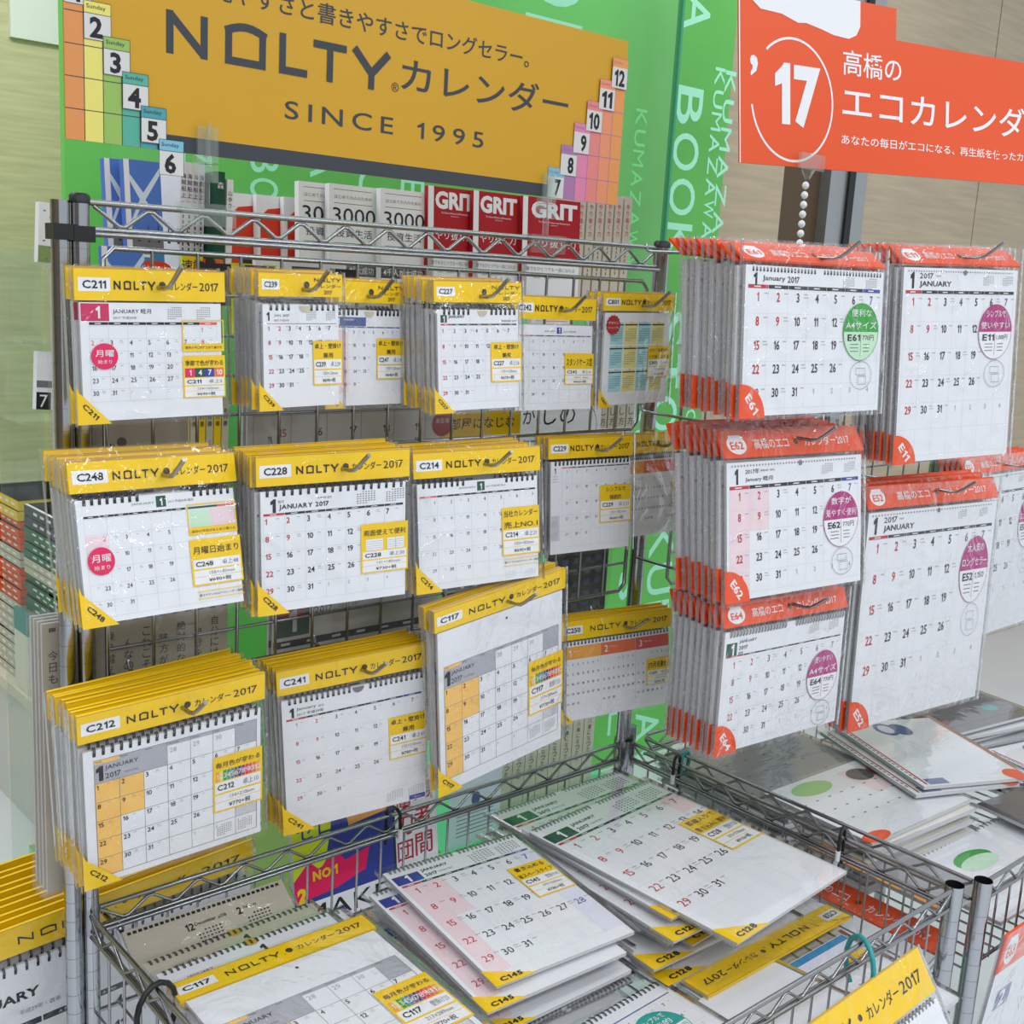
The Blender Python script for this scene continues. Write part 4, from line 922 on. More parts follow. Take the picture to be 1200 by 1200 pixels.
# ------------------------------------------------------------------ books on the tiers behind the rack
def book(kind, x, y, z, w=.128, h=.188, th=.02, yaw=0, lean=6):
    t = empty('book'); W_, H_ = w, h
    P = MB(ox=-w/2, oz=h); cov = dict(grit='brick', k3000='label', red='label', sea='sea', tagcard='dark', obi='label', people='label', mag='lime')[kind]
    P.box((-w/2, 0, 0), (w/2, th, h), 'paper_side'); P.rect(0, 0, w, h, cov, .5)
    P.add([(-w/2-.0003, 0, 0), (-w/2-.0003, th, 0), (-w/2-.0003, th, h), (-w/2-.0003, 0, h)], [(0, 3, 2, 1)], cov)
    if kind == 'grit':
        P.rect(0, 0, .012, h, 'label', 1); P.text('GRIT', w*.54, .022, .030, 'label', 'c', .045, w=w*.80, res=3); P.text('The Power of Passion and Perseverance', w*.54, .043, .003, 'label', 'c', w=w*.55); P.text('Angela Duckworth', w*.54, .048, .0022, 'label', 'c')
        P.text('やり抜く力', w*.54, .080, .017, 'label', 'c', .01, w=w*.78); P.rect(0, .108, w, h, 'label', 1); P.text('誰でもひとつでも一流になれる', w*.5, .128, .007, 'grey', 'c', 0, w=w*.85); P.text('成長・達成のメソッド', w*.5, .142, .007, 'grey', 'c', 0, w=w*.6)
    elif kind == 'k3000':
        P.rect(.008, .008, w-.008, .0088, 'ink', 1); P.text('はじめての人のための', w*.5, .020, .006, 'grey', 'c', w=w*.8); P.rect(.008, .030, w-.008, .0308, 'ink', 1)
        P.text('3000', w*.52, .050, .025, 'navy', 'c', .0, w=w*.92, res=3); P.text('投資生活', w*.52, .078, .014, 'navy', 'c', .0, w=w*.78); P.rect(.008, .094, w-.008, .0948, 'ink', 1)
        P.rect(0, .128, w, h, 'label', 1); P.rect(0, .128, w, .148, 'dark', 1); P.text('4千人が大成功', w*.5, .138, .013, 'label', 'c', .02, w=w*.9)
        for i in range(4): P.rect(.01, .155+i*.007, w-.01, .1565+i*.007, 'grey', 2)
    elif kind == 'red':
        P.poly([(.006, h*.75), (.006, .035), (w*.2, .022), (w*.6, .016), (w-.004, .02), (w-.004, h*.75)], 'scarlet', 1); P.vtext('人間', w*.78, .04, .016, 'dark', .0); P.disc(w*.45, .13, .028, .03, 'kraft_ink', 3); P.disc(w*.45, .17, .045, .04, 'lav', 3, 180, 360); P.text('累計発行部数', w*.5, .18, .007, 'scarlet', 'c')
    elif kind == 'sea':
        P.rect(0, 0, .008, h, 'label', 1); P.poly([(.008, .02), (w*.5, .045), (w, .006), (w, .016), (w*.55, .055), (w, .085), (w, .092), (w*.45, .062), (.008, .095), (.008, .085), (w*.4, .055), (.008, .03)], 'cloud', 2)
        P.rect(.008, .112, w, .124, 'grey', 2)
        for i in range(7): P.poly([(.016+i*.015, .114), (.0175+i*.015, .094-.006*(i % 3)), (.020+i*.015, .114)], 'dark', 3)
        P.rect(0, .126, w, h, 'sky', 3); P.disc(w*.7, .150, .026, .010, 'scarlet', 4); P.text('サンセット', w*.7, .150, .008, 'yellow', 'c', .03, 5, w=.04); P.rect(.012, .132, w*.6, .136, 'label', 4); P.rect(0, .168, w, h, 'yellow', 4)
    elif kind == 'people':
        P.disc(w*.5, .06, .022, .026, 'kraft_ink', 2); P.disc(w*.5, .11, .045, .05, 'lav', 1); P.poly([(w*.4, .07), (w*.6, .07), (w*.5, .13)], 'kraft_ink', 3); P.rect(0, .140, w, h, 'pale_pink', 3); P.text('話題の一冊', w*.5, .155, .010, 'rose', 'c', .01)
    elif kind == 'obi': P.text('誰でもひとりでも', w*.5, .016, .009, 'grey', 'c', 0, w=w*.8); P.text('一流になれる', w*.5, .030, .009, 'grey', 'c', 0, w=w*.6); P.rect(.01, .045, w-.01, .046, 'rose', 2)
    elif kind == 'mag':
        P.rect(.004, .004, w-.004, .03, 'yellow', 1); P.text('速読', w*.5, .017, .016, 'dark', 'c', .02)
        for i in range(5): P.rect(.008, .04+.016*i, w-.012, .048+.016*i, ('dark', 'rose', 'sky', 'dark', 'orange')[i], 2)
    P.build('cover_block', t)
    t.location = (x+w/2, y, z); t.rotation_euler = (R(-lean), 0, R(yaw)); return t
def rank_card(num, x, y, z, lab):
    P = MB(ox=-.024, oz=.058); P.box((-.024, 0, 0), (.024, .002, .058), 'dark'); P.text(num, 0+.024, .026, .030, 'label', 'c', -.01, res=3); P.text('位', .040, .042, .008, 'label', 'c')
    o = P.build('rank_card'); o.location = (x, y, z); tag(o, lab, 'card')
z1 = 1.452
def tg(o, l, g=None): return tag(o, l, 'book', g)
for i, x in enumerate((.690, .708)): tg(book('sea', x, .345-.004*i+.02*(1-i), z1, w=.05 if i == 0 else .055, h=.185, th=.014), ('blue sky and sailing ship book, rear copy at upper left', 'blue sky and sailing ship book, front copy at upper left')[i], 'ship books')
for i, x in enumerate((.931, .977, 1.019, 1.056)): tg(book('red', x, .470-.015*i, z1, w=.100, h=.160, lean=3, th=.012), f'red and white cover book, {("first","second","third","fourth")[i]} from left behind the top bar', 'red and white books')
for i, x in enumerate((1.024, 1.068, 1.155)): tg(book('k3000', x, .40-.022*i, z1, w=.092, h=.185, lean=3, th=.014), f'white cover book with large 3000 title, {("leftmost","middle","rightmost")[i]}', 'white 3000 books')
for i, x in enumerate((1.245, 1.335, 1.440)): tg(book('grit', x, .345-.013*i, z1, w=.108 if i < 2 else .145, h=.197, lean=3, th=.010), f'red cover book with white block title, {("leftmost","middle","rightmost")[i]}', 'red title books')
def spine(x, y, z, h, th=.021, d=.12, col='spine', txt='やり抜く力', ink='brick', yaw=0, lab=None, grp=None, small=True, hs=.011):
    P = MB(ox=-th/2, oz=h); P.box((-th/2, 0, 0), (th/2, d, h), col); P.vtext(txt, th/2, .02, hs, ink)
    if small:
        for i in range(7): P.rect(th*.5-.0012, .02+hs*7+i*.008, th*.5+.0012, .025+hs*7+i*.008, 'kraft_ink', 2)
    o = P.build('book'); o.location = (x, y, z+.005); o.rotation_euler = (R(-2), R(2), R(yaw)); tag(o, lab, 'book', grp); return o
for i in range(6): spine(1.600+i*.0255, .34, z1, .205+.002*i, lab=f'beige spined book standing behind the rack, {("first","second","third","fourth","fifth","sixth")[i]} right of the red covers', grp='beige spined books')
for i in range(4): spine(.797+i*.0115, .36+.004*i, z1, .185, th=.010, col='lav', txt='海賊船上', ink='ink', lab=f'thin grey white spine beside the ship books, {("first","second","third","fourth")[i]} from left', grp='thin spines beside the ship books', hs=.008)
spine(.846, .34, z1, .175, th=.014, col='dkgreen', txt='森', ink='label', lab='dark green spined book right of the thin grey spines', small=False)
spine(.862, .34, z1, .165, th=.010, col='label', txt='山歩き', ink='ink', lab='white spined book right of the dark green one', small=False, hs=.008)
# second tier
z2 = 1.335
it = [('sea', .640, .06), ('people', .865, .10), ('people', .930, .10), ('obi', .993, .095), ('obi', 1.090, .095), ('obi', 1.190, .10), ('obi', 1.300, .10), ('obi', 1.41, .10)]
for i, (k, x, w) in enumerate(it): tg(book(k, x, .262-.013*(i % 2), z2, w=w, h=.178 if i < 3 else .140, lean=4, th=.010), {'sea': 'second ship cover book, seen through upper left of the grid', 'people': 'white cover book with portrait behind the grid, '+('left one' if i == 1 else 'right one'), 'obi': 'white book with grey lettering on lower tier, '+('first', 'second', 'third', 'fourth', 'fifth')[max(0, i-3)]+' from left'}[k])
tg(book('mag', .742, .24, 1.405, w=.030, h=.105, th=.006, lean=2), 'small yellow booklet left of the first rank card'); tg(book('mag', .816, .24, 1.395, w=.035, h=.105, th=.006, lean=2), 'lime booklet between the two rank cards at left'); tg(book('mag', .868, .236, 1.39, w=.02, h=.11, th=.006, lean=2), 'narrow lime booklet right of rank card 1')
rank_card('2', .782, .225, 1.440, 'black rank card reading 2, left of the lime booklet'); rank_card('1', .852, .225, 1.440, 'black rank card reading 1, right of the lime booklet')
rank_card('2', .935, .235, 1.442, 'black rank card reading 2, between the two portrait books'); rank_card('1', .998, .232, 1.442, 'black rank card reading 1, left of the 3000 books')
for i in range(3): spine(.772+i*.0138, .252, z2-.001, .165, th=.012, d=.045, col=('orange', 'kraft_ink', 'coral')[i], txt='日本史', ink='label', lab=('orange spine left of the brown one on lower tier', 'brown spine between two orange ones on lower tier', 'pale orange spine right of the brown one on lower tier')[i], small=False, hs=.008)
# third tier: striped spines, papers
for i in range(7): spine(.745+i*.0125, .27, 1.099, .20, th=.011, col='yellow' if i % 2 else 'kraft', txt='教科書', ink='kraft_ink', lab=f'{"yellow" if i % 2 else "brown"} spine, {("first","second","third","fourth","fifth","sixth","seventh")[i]} of the striped row between the grids', grp='striped spines between the grids', hs=.008, small=False)
for i in range(5): spine(1.60+i*.026, .27, 1.099, .212, th=.022, txt='増やし方', ink='kraft_ink', lab=f'beige spine with bold writing between grids at right, {("first","second","third","fourth","fifth")[i]} from left', grp='bold beige spines', hs=.017, small=False)
P = MB(ox=-.14, oz=.215); P.box((-.14, 0, 0), (.14, .002, .215), 'label'); P.ring(.14, .08, .13, .075, .001, 'ink', 2); P.text('しの', .17, .055, .036, 'ink', 'c', .0, w=.08); P.text('が、', .10, .055, .03, 'ink', 'c', .0)
for i in range(4): P.rect(.05, .1+.012*i, .22, .103+.012*i, 'grey', 2)
o = P.build('notice_sheet'); o.location = (1.46, .25, 1.099); tag(o, 'white notice sheet with speech bubble between the grids', 'notice')
for i in range(8): spine(1.60+i*.036, .46, .32, .23, th=.034, txt='九十八歳になった私', ink='kraft_ink', lab=f'grey beige spine on the low tier, {("first","second","third","fourth","fifth","sixth","seventh","eighth")[i]} from left', grp='grey spines on the low tier', hs=.012, small=False, d=.1)
P = MB(ox=-.07, oz=.2); P.box((-.07, 0, 0), (.07, .002, .2), 'lav'); P.disc(.07, .1, .012, .016, 'steel_blue', 2)
for i in range(6): P.rect(.02, .13+i*.009, .12, .132+i*.009, 'grey', 2)
o = P.build('notice_sheet'); o.location = (1.50, .44, .32); tag(o, 'pale leaflet at left end of low grey spines', 'notice')
# acrylic tiers carrying them
t = empty('acrylic_book_stand', 'clear acrylic tiered stand carrying the books behind the rack', 'stand', loc=(1.2, .35, 0))
T = Matrix.Translation((-1.2, -.35, 0))
for (x0, y0, x1, y1, z) in ((.66, .300, 1.86, .50, z1-.002), (.63, .215, 1.96, .30, z2-.002), (.69, .225, 1.96, .42, 1.098)):
    b = MB(T=T); b.box((x0, y0, z-.006), (x1, y1, z-.001), 'acrylic'); b.build('shelf', t)
for x in (.70, 1.95):
    for y in (.296,): b = MB(T=T); b.tube([(x, y, 0), (x, y, 1.46)], .004, 'acrylic', 8); b.build('upright', t)
# low boards and magazines behind the basket
mat('mint_board', (120, 230, 170), .4); mat('olive_board', (136, 160, 92), .5)
b = MB(); b.box((.75, .30, .30), (2.0, .95, .315), 'mint_board'); b.box((.75, .45, .315), (1.42, .95, .318), 'olive_board'); b.box((.8, .4, 0), (1.95, .9, .30), 'mint_board')
tag(b.build('low_table'), 'low mint and olive topped table behind the basket', 'table')
def comic(x0, z1_, w, h, y, style, lab):
    t = MB(ox=-w/2, oz=h); t.box((-w/2, 0, 0), (w/2, .008, h), 'paper_side')
    if style == 0:
        t.rect(0, 0, w, h, 'blue', .5); t.poly([(0, .0), (w*.45, 0), (w*.3, h*.45), (0, h*.5)], 'lime', 1); t.text('ゼロ', w*.22, h*.2, .03, 'blue', 'c', .04, w=w*.35); t.poly([(w*.5, .0), (w*.8, 0), (w*.95, h*.22), (w*.55, h*.25)], 'amber', 1); t.text('神', w*.72, h*.12, .03, 'dark', 'c', .03)
        t.poly([(0, h*.5), (w*.15, h*.4), (w*.25, h*.47), (w*.4, h*.36), (w*.5, h*.46), (w*.75, h*.42), (w*.7, h*.56), (w*.4, h*.62), (0, h*.64)], 'pink', 2); t.text('NO.1', w*.3, h*.5, .016, 'yellow', 'c', .05); t.text('2', w*.07, h*.6, .022, 'yellow', 'c', .06)
        t.rect(0, h*.66, w, h*.82, 'label', 1); t.text('MAKE', w*.5, h*.74, h*.11, 'dark', 'c', .06, w=w*.85); t.rect(0, h*.84, w, h, 'amber', 1)
    else:
        t.rect(0, 0, w, h, 'label', .5); t.vtext('勇者間', w*.7, h*.14, h*.17, 'red', .03); t.vtext('魔刀団', w*.3, h*.2, h*.15, 'red', .02); t.rect(0, 0, .01, h, 'navy', 1)
    o = t.build('comic_magazine'); o.location = (x0+w/2, y, z1_-h); o.rotation_euler = (R(-8), 0, 0); tag(o, lab, 'magazine')
comic(.855, .712, .185, .25, .085, 0, 'gaudy blue, yellow and pink magazine behind the basket rail'); comic(1.045, .700, .095, .24, .10, 1, 'white magazine with red vertical lettering behind the basket rail')
b = MB(); b.box((.80, .06, .43), (1.30, .19, .45), 'white_panel'); b.box((.82, .08, 0), (1.28, .17, .43), 'white_panel'); tag(b.build('magazine_plinth'), 'plain white plinth under the gaudy magazines', 'plinth')

# left edge: leaflets and piles of books
mat('spine_green', (30, 110, 84), .5); mat('navy_book', (34, 52, 84), .4)
def pile(x, y, z, w, d, th, n, cm, sm, lab, grp, face=None):
    for i in range(n):
        b = MB(); b.box((0, -d/2, 0), (w, d/2, th-.001), 'paper_side'); b.box((-.001, -d/2-.001, .001), (w*.98, -d/2, th-.002), sm); b.box((-.001, -d/2, .001), (0, d/2, th-.002), sm); b.box((0, -d/2, th-.002), (w, d/2, th-.001), cm)
        for k in range(4): b.box((-.0014, -d*.4+k*d*.18, th*.35), (-.001, -d*.4+k*d*.18+d*.1, th*.6), 'label')
        if i == n-1 and face: face(b, w, d, th)
        o = b.build('book'); o.location = (x+random.uniform(-.004, .004), y, z+i*th); tag(o, lab+f', {ORD[i-1] if i else "lowest"} from bottom', 'book', grp)
def ovalface(b, w, d, th):
    b.add([(w*.5+w*.3*math.cos(R(a)), d*.34*math.sin(R(a)), th-.0005) for a in range(0, 360, 20)], [tuple(range(18))], 'label'); b.box((0, -d/2, th-.001), (w, -d/2+.008, th-.0006), 'label'); b.box((0, -d/2, th-.001), (.008, d/2, th-.0006), 'label')
pile(1.02, 1.60, .36, .20, .26, .0244, 9, 'spine', 'spine', 'beige book in near pile at left edge', 'beige books in the left pile')
pile(1.02, 1.60, .58, .20, .26, .020, 5, 'spine_green', 'spine_green', 'green spined book, lower run of near pile', 'green spined books, lower run'); pile(1.02, 1.60, .68, .20, .26, .022, 2, 'spine', 'spine', 'pale book between green runs of near pile', 'pale books mid pile')
pile(1.02, 1.60, .725, .20, .26, .020, 4, 'lav', 'spine_green', 'green spined book, upper run of near pile', 'green spined books, upper run')
pile(1.02, 1.60, .806, .20, .26, .0275, 2, 'navy_book', 'navy_book', 'navy boxed book on near left pile', 'navy boxed books', ovalface)
pile(1.02, 1.90, .36, .20, .26, .0244, 9, 'spine', 'spine', 'pale book low in far left pile', 'pale books, far pile'); pile(1.02, 1.90, .58, .20, .26, .020, 5, 'orange', 'orange', 'orange spined book, lower run of far left pile', 'orange books, lower run')
pile(1.02, 1.90, .68, .20, .26, .022, 2, 'spine', 'spine', 'pale book between orange runs of far left pile', 'pale books between orange runs'); pile(1.02, 1.90, .725, .20, .26, .020, 4, 'scarlet', 'orange', 'orange book, upper run of far left pile', 'orange books, upper run'); pile(1.02, 1.90, .806, .20, .26, .0275, 2, 'lime', 'yellow', 'yellow book on far left pile', 'yellow books far left')
for i, (y, lab) in enumerate(((1.45, 'small boxed paperback with teal top, nearer'), (1.72, 'small boxed paperback with teal top, farther'))):
    b = MB(); b.box((1.0, y-.05, .361), (1.011, y+.05, .52), 'cream'); b.box((1.0, y-.05, .52), (1.011, y+.05, .58), 'teal_plastic'); tag(b.build('paperback'), lab+', front of left pile', 'book')
def leaflet(x, y, z, w, h, lab, st):
    P = MB(ox=-w/2, oz=h); P.box((-w/2, 0, 0), (w/2, .014, h), 'label')
    if st == 0:
        for i in range(9): P.rect(.006+.004*(i*7 % 5), .01+i*.008, .009+.004*(i*7 % 5), .012+i*.008, 'grey', 2)
        P.vtext('今日の本', w*.8, .012, .009, 'ink'); P.rect(0, h*.72, w, h, 'olive_board', 1)
    elif st == 1: P.rect(0, h*.0, w, h*.5, 'brick', 1); P.rect(0, h*.5, w, h*.7, 'amber', 1); P.rect(0, h*.7, w, h, 'sky', 1)
    elif st == 2: P.rect(0, h*.5, w*.9, h*.62, 'grey', 1); P.rect(0, h*.7, w*.5, h, 'dark', 1); P.text('7', w*.25, h*.85, .018, 'label', 'c')
    else: P.rect(0, 0, w, h, 'cloud', 1); P.rect(w*.3, h*.6, w, h, 'amber', 2); P.text('8', w*.6, h*.8, .015, 'dark', 'c')
    o = P.build('book'); o.location = (x, y, z); o.rotation_euler = (R(-4), R(4), 0); tag(o, lab, 'book')
leaflet(.600, .335, 1.485, .046, .080, 'white speckled paperback left of the chrome posts', 0); leaflet(.622, .345, 1.39, .030, .07, 'red topped paperback below the speckled one', 1)
leaflet(.590, .335, 1.285, .040, .080, 'white paperback with 7 card at left edge', 2); leaflet(.625, .345, 1.275, .025, .07, 'colourful paperback with 8 card at left edge', 3)
t = empty('acrylic_book_stand', 'narrow clear acrylic stand with the paperbacks left of the rack posts', 'stand', loc=(.60, .35, 0)); T = Matrix.Translation((-.6, -.35, 0))
for z in (1.485, 1.385, 1.275): b = MB(T=T); b.box((.545, .31, z-.007), (.604, .40, z-.002), 'acrylic'); b.build('shelf', t)
b = MB(T=T); b.box((.541, .398, 0), (.604, .401, 1.50), 'acrylic'); b.build('back_panel', t)

# ------------------------------------------------------------------ calendars lying in the baskets
def flat_card(kind, w, h):
    t = bpy.data.objects.new('wall_calendar', None); t.empty_display_size = .02; COL.objects.link(t)
    P = sheet(t, w, h, .004, .008, h-.003, .005)
    if kind in ('C145', 'C128'):
        k = w/.232; mcol = 'blue' if kind == 'C145' else 'dkgreen'
        P.rect(.008, .024*k, .050*k, .044*k, mcol, 1); P.text('1', .029*k, .034*k, .015*k, 'label', 'c', .05); P.text('JANUARY', .054*k, .027*k, .0075*k, 'ink', 'l', .02, w=.044*k); P.text('2017', .054*k, .038*k, .0068*k, 'ink', 'l', .03, w=.020*k)
        P.text('平成29年 睦月', .076*k, .038*k, .0035*k, 'grey', 'l')
        minical(P, w*.58, .020*k, .040*k, .026*k); minical(P, w*.78, .020*k, .040*k, .026*k)
        daybar(P, .010, .0465*k, w-.008, .004*k, 'red', 'dark', 'blue' if kind == 'C145' else None)
        fl = ([(0, r, 'pale_pink') for r in range(5)]+[(1, 0, 'pale_pink'), (1, 1, 'pale_pink')]+[(6, r, 'lav') for r in range(5)]) if kind == 'C145' else [(6, 0, 'pale_pink')]
        month(P, .010, .052*k, w-.008, h-.022, 0, 5 if kind == 'C145' else 6, .0125*k, 'r' if 0 else 'c', (.1, .14), 'red', col6='steel_blue' if kind == 'C145' else 'ink', fills=fl, line='vgrey', bold=.0, cut=(w*.70, .07*k, .07*k+h*.22) if kind == 'C145' else (w*.70, .105*k, .105*k+h*.20), tail=False, redb=0)
        P.build('page_block', t); coil(t, w, h, .010, w-.006, .010, 30 if kind == 'C145' else 34, 'greycoil', .0055, gap=(.485, .52), holes=False)
        sticker(t, w, h, w*.70, .080*k if kind == 'C145' else .105*k, w*.985, .080*k+.075*k if kind == 'C145' else .105*k+.080*k, ['書き込める', '省スペースタイプ'] if kind == 'C145' else ['罫線入りで', '書き込みに便利'], kind, '壁掛け45' if kind == 'C145' else '壁掛け28', '375×230mm' if kind == 'C145' else '375×278mm', '¥780+税' if kind == 'C145' else '¥910+税')
        P = MB(ox=-w/2, oz=h, oy=-.0018); s_ = .046*k; P.poly([(0, h-s_*.7), (s_*1.35, h+.001), (0, h+.001)], 'yellow', 1); P.text(kind, s_*.62, h-s_*.17, s_*.17, 'ink', 'c', .05, w=s_*.72); P.build('corner_tag', t)
        bag(t, w, h, 'film_flat')
    return t
def lie(t, lab, x, y, z, w, h, yaw=0, pitch=-88, roll=0, cat='calendar', grp=None, **k):
    pose(t, x, y, z, w, h, yaw, pitch, roll, **k); return tag(t, lab, cat, grp)
def lying(w, h, label, x, y, z, yaw, mt='paper', paint=None, binding=None, th=.006, pitch=-89, roll=0, grp=None, film_m='film_flat', name='wall_calendar', nb=28):
    t = bpy.data.objects.new(name, None); t.empty_display_size = .02; COL.objects.link(t)
    P = MB(ox=-w/2, oz=h); P.box((-w/2+.003, 0, .003), (w/2-.003, th, h-.003), 'paper_side'); P.rect(.003, .003, w-.003, h-.003, mt, .5)
    if paint: paint(P, w, h)
    P.build('page_block', t)
    if binding: coil(t, w, h, .008, w-.006, .006, nb, binding, .005, holes=False)
    bag(t, w, h, film_m); pose(t, x, y, z, w, h, yaw, pitch, roll); tag(t, label, 'calendar', grp)
    return t
# C145 pile
ps = (.860, -.104, .695, .232, .277, -2.1, -85.5, 1.8)
t = flat_card('C145', .232, .277); lie(t, 'calendar with blue month square, top of the pile in middle of basket', *ps, grp='blue square calendars in the basket')
offs = [(-.036, -.004, 1.5), (-.020, .004, 182), (-.030, -.012, 3), (-.012, .002, 181), (-.026, -.004, 184), (-.012, -.008, 179), (-.022, .004, 1)]
for k, (dx, dy, r) in enumerate(offs):
    c = copy_tree(t); z = .6595-.0113*k
    if k == 0: pose(c, .826, -.122, .6825, .232, .277, -1.0, -85.5, 1.8)
    elif r < 90: pose(c, .860+dx, -.104+dy-.012, z+.003, .232, .277, -2.1+r, -88, 1.8)
    else:
        x0 = .860+.232+dx; y0 = -.104-.290+dy
        m = Matrix.Rotation(R(r-2), 3, 'Z') @ Matrix.Rotation(R(-90), 3, 'X'); c.rotation_mode = 'YXZ'; c.rotation_euler = m.to_euler('YXZ'); c.location = Vector((x0, y0, z)) + m @ Vector((.116, 0, -.277))
    tag(c, f'blue square calendar, {ORD[k]} from the top of the middle basket pile', 'calendar', 'blue square calendars in the basket')
# C128 pile
t = flat_card('C128', .294, .378); lie(t, 'large calendar with green month square, topmost of the right basket pile', 1.108, -.128, .694, .294, .378, 2.9, -88.6, -1.7, grp='green square calendars in the basket')
for k, (x, y, yaw) in enumerate(((1.112, -.035, .5), (1.10, -.06, -1), (1.09, -.045, 2), (1.115, -.055, 4), (1.085, -.05, -2), (1.10, -.04, 3), (1.09, -.06, 0))):
    c = copy_tree(t); lie(c, f'green square calendar, {ORD[k]} from the top of the right basket pile', x, y, .683-.0125*k, .294, .378, yaw, -90, 0, grp='green square calendars in the basket')
# C117 lying at the left, over two tan backed ones
t = copy_tree(PROTO['C117']); pw, ph_ = PROTO_DIM = ROWS['C117'][0][3:5]
t.scale = (1.12, 1, 1.15); pose(t, .522, -.176, .692, pw*1.12, ph_*1.15, 0, -88, .5); tag(t, 'yellow headed calendar with orange Sunday column lying in basket at left', 'calendar')
mat('tan', (196, 186, 168), .7)
def f_tan(P, w, h):
    for i in range(30): P.rect(.008+i*(w-.016)/30, .006, .013+i*(w-.016)/30, .010, 'ink', 2)
    P.text('12', .085, .026, .010, 'ink', 'c', .03); P.text('December 2016', .092, .024, .005, 'ink', 'l', .02); minical(P, .092, .034, .035, .028, 'ink'); P.text('2', .155, .026, .010, 'ink', 'c', .03); P.text('February', .162, .024, .005, 'ink', 'l', .02); minical(P, .162, .034, .035, .028, 'ink')
lying(.232, .10, 'tan calendar back with two small month tables, leaning on rear basket rail', .535, -.012, .676, 0, 'tan', f_tan, None, pitch=-55, film_m='film')
def f_j(P, w, h):
    P.text('JANUARY', .03, .030, .007, 'ink', 'l'); P.text('1', w*.55, .028, .018, 'ink', 'c', .04); P.text('2017', .03, .042, .006, 'ink', 'l'); P.disc(w*.52, .006, .010, .008, 'gold', 3)
lying(.240, .30, 'white calendar with black binding, second layer under the yellow headed one', .530, -.082, .668, 1, 'tan', f_j, 'blackcoil')
lying(.240, .30, 'white calendar with black binding directly under the yellow headed one', .528, -.125, .678, 0, 'paper', f_j, 'blackcoil')
for k in range(4): lying(.245, .31, f'calendar buried in the left basket pile, {ORD[k+2]} from the top', .525+.004*k, -.11-.01*k, .655-.0125*k, (-1)**k*1.5, 'paper', f_j, 'blackcoil', grp='buried calendars in the left pile')
def f_redge(P, w, h):
    P.rect(.0, .0, w, .0012, 'red', 2); P.rect(w-.003, 0, w-.0015, h, 'red', 2); P.rect(w-.05, .10, w-.004, .125, 'yellow', 2); P.text('メイン', w-.027, .112, .010, 'ink', 'c'); P.frame(w-.05, .125, w-.004, .17, .001, 'yellow', 2); P.text('2017', .03, .03, .012)
lying(.255, .31, 'white calendar with red edge line between the left and middle piles', .545, -.105, .664, -1, 'paper', f_redge, 'greycoil')
# upside down yellow header and the blue one at the front right
t = bpy.data.objects.new('wall_calendar', None); t.empty_display_size = .02; COL.objects.link(t); yheader(t, .33, .20, .042, 'C128'); P = sheet(t, .33, .20, .004, .044, .198); P.build('page_block', t); bag(t, .33, .20)
m = Matrix.Rotation(R(180), 3, 'Z') @ Matrix.Rotation(R(-90), 3, 'X'); t.rotation_mode = 'YXZ'; t.rotation_euler = m.to_euler('YXZ'); t.location = Vector((1.455, -.478, .602)) + m @ Vector((.165, 0, -.20)); tag(t, 'calendar with yellow header printed upside down, below the right basket pile', 'calendar')
def f_blue(P, w, h):
    P.rect(.004, .004, w-.004, .016, 'sky', 1); P.rect(.004, .016, w*.45, .034, 'sky', 1); P.rect(w*.45, .016, w-.004, .03, 'lav', 1)
    month(P, .02, .036, w-.01, h-.01, 0, 6, .0046, 'l', (.2, .2), 'red', line='vgrey', bold=0, tail=False); P.rect(w*.72, .040, w*.96, .066, 'yellow', 5); P.text('書き込み便利', w*.84, .053, .006, 'ink', 'c', .02, 6, w=w*.2)
lying(.235, .19, 'small blue banded calendar at front right of basket', 1.185, -.484, .592, 0, 'paper', f_blue)
lying(.235, .19, 'small blue banded calendar beneath its twin at front right', 1.16, -.47, .582, -3, 'paper', f_blue, grp=None)
def f_104(P, w, h):
    P.rect(.01, .026, w-.01, .028, 'steel_blue', 2); month(P, .012, .032, w-.012, h-.01, 0, 5, .006, 'l', (.2, .2), 'red', bold=0, line='vgrey', tail=False)
    P.disc(w*.70, .075, .040, .036, 'label', 5); P.disc(w*.70, .075, .040, .036, 'teal', 6, 180, 360); P.ring(w*.70, .075, .040, .036, .0012, 'teal', 7); P.text('シンプルで', w*.70, .052, .009, 'label', 'c', .01, 8, w=.045); P.text('機能的', w*.70, .065, .010, 'label', 'c', .02, 8, w=.045); P.text('E104', w*.64, .082, .009, 'ink', 'c', .03, 8); P.text('780円', w*.80, .082, .007, 'teal', 'c', 0, 8)
lying(.25, .18, 'white calendar with teal oval sticker at front of basket', .845, -.425, .606, 2, 'paper', f_104, 'blackcoil')
P_ = lying(.20, .15, 'plain white plastic wrapped calendar right of the teal oval sticker', 1.07, -.475, .598, 8, 'paper', None)
lying(.26, .20, 'calendar with yellow edge under the teal stickered one', .86, -.41, .594, -4, 'yellow', None, 'blackcoil')
# yellow header hung outside the front rail
t = bpy.data.objects.new('desk_calendar', None); t.empty_display_size = .02; COL.objects.link(t); yheader(t, .36, .16, .056, None); P = sheet(t, .36, .16, .004, .064, .158); P.build('page_block', t); coil(t, .36, .16, .01, .35, .064, 40, 'greycoil', .004, holes=False); bag(t, .36, .16)
pose(t, .960, -.655, .676, .37, .16, 0, -34, -2); tag(t, 'yellow headed calendar hung outside the front basket rail', 'calendar')

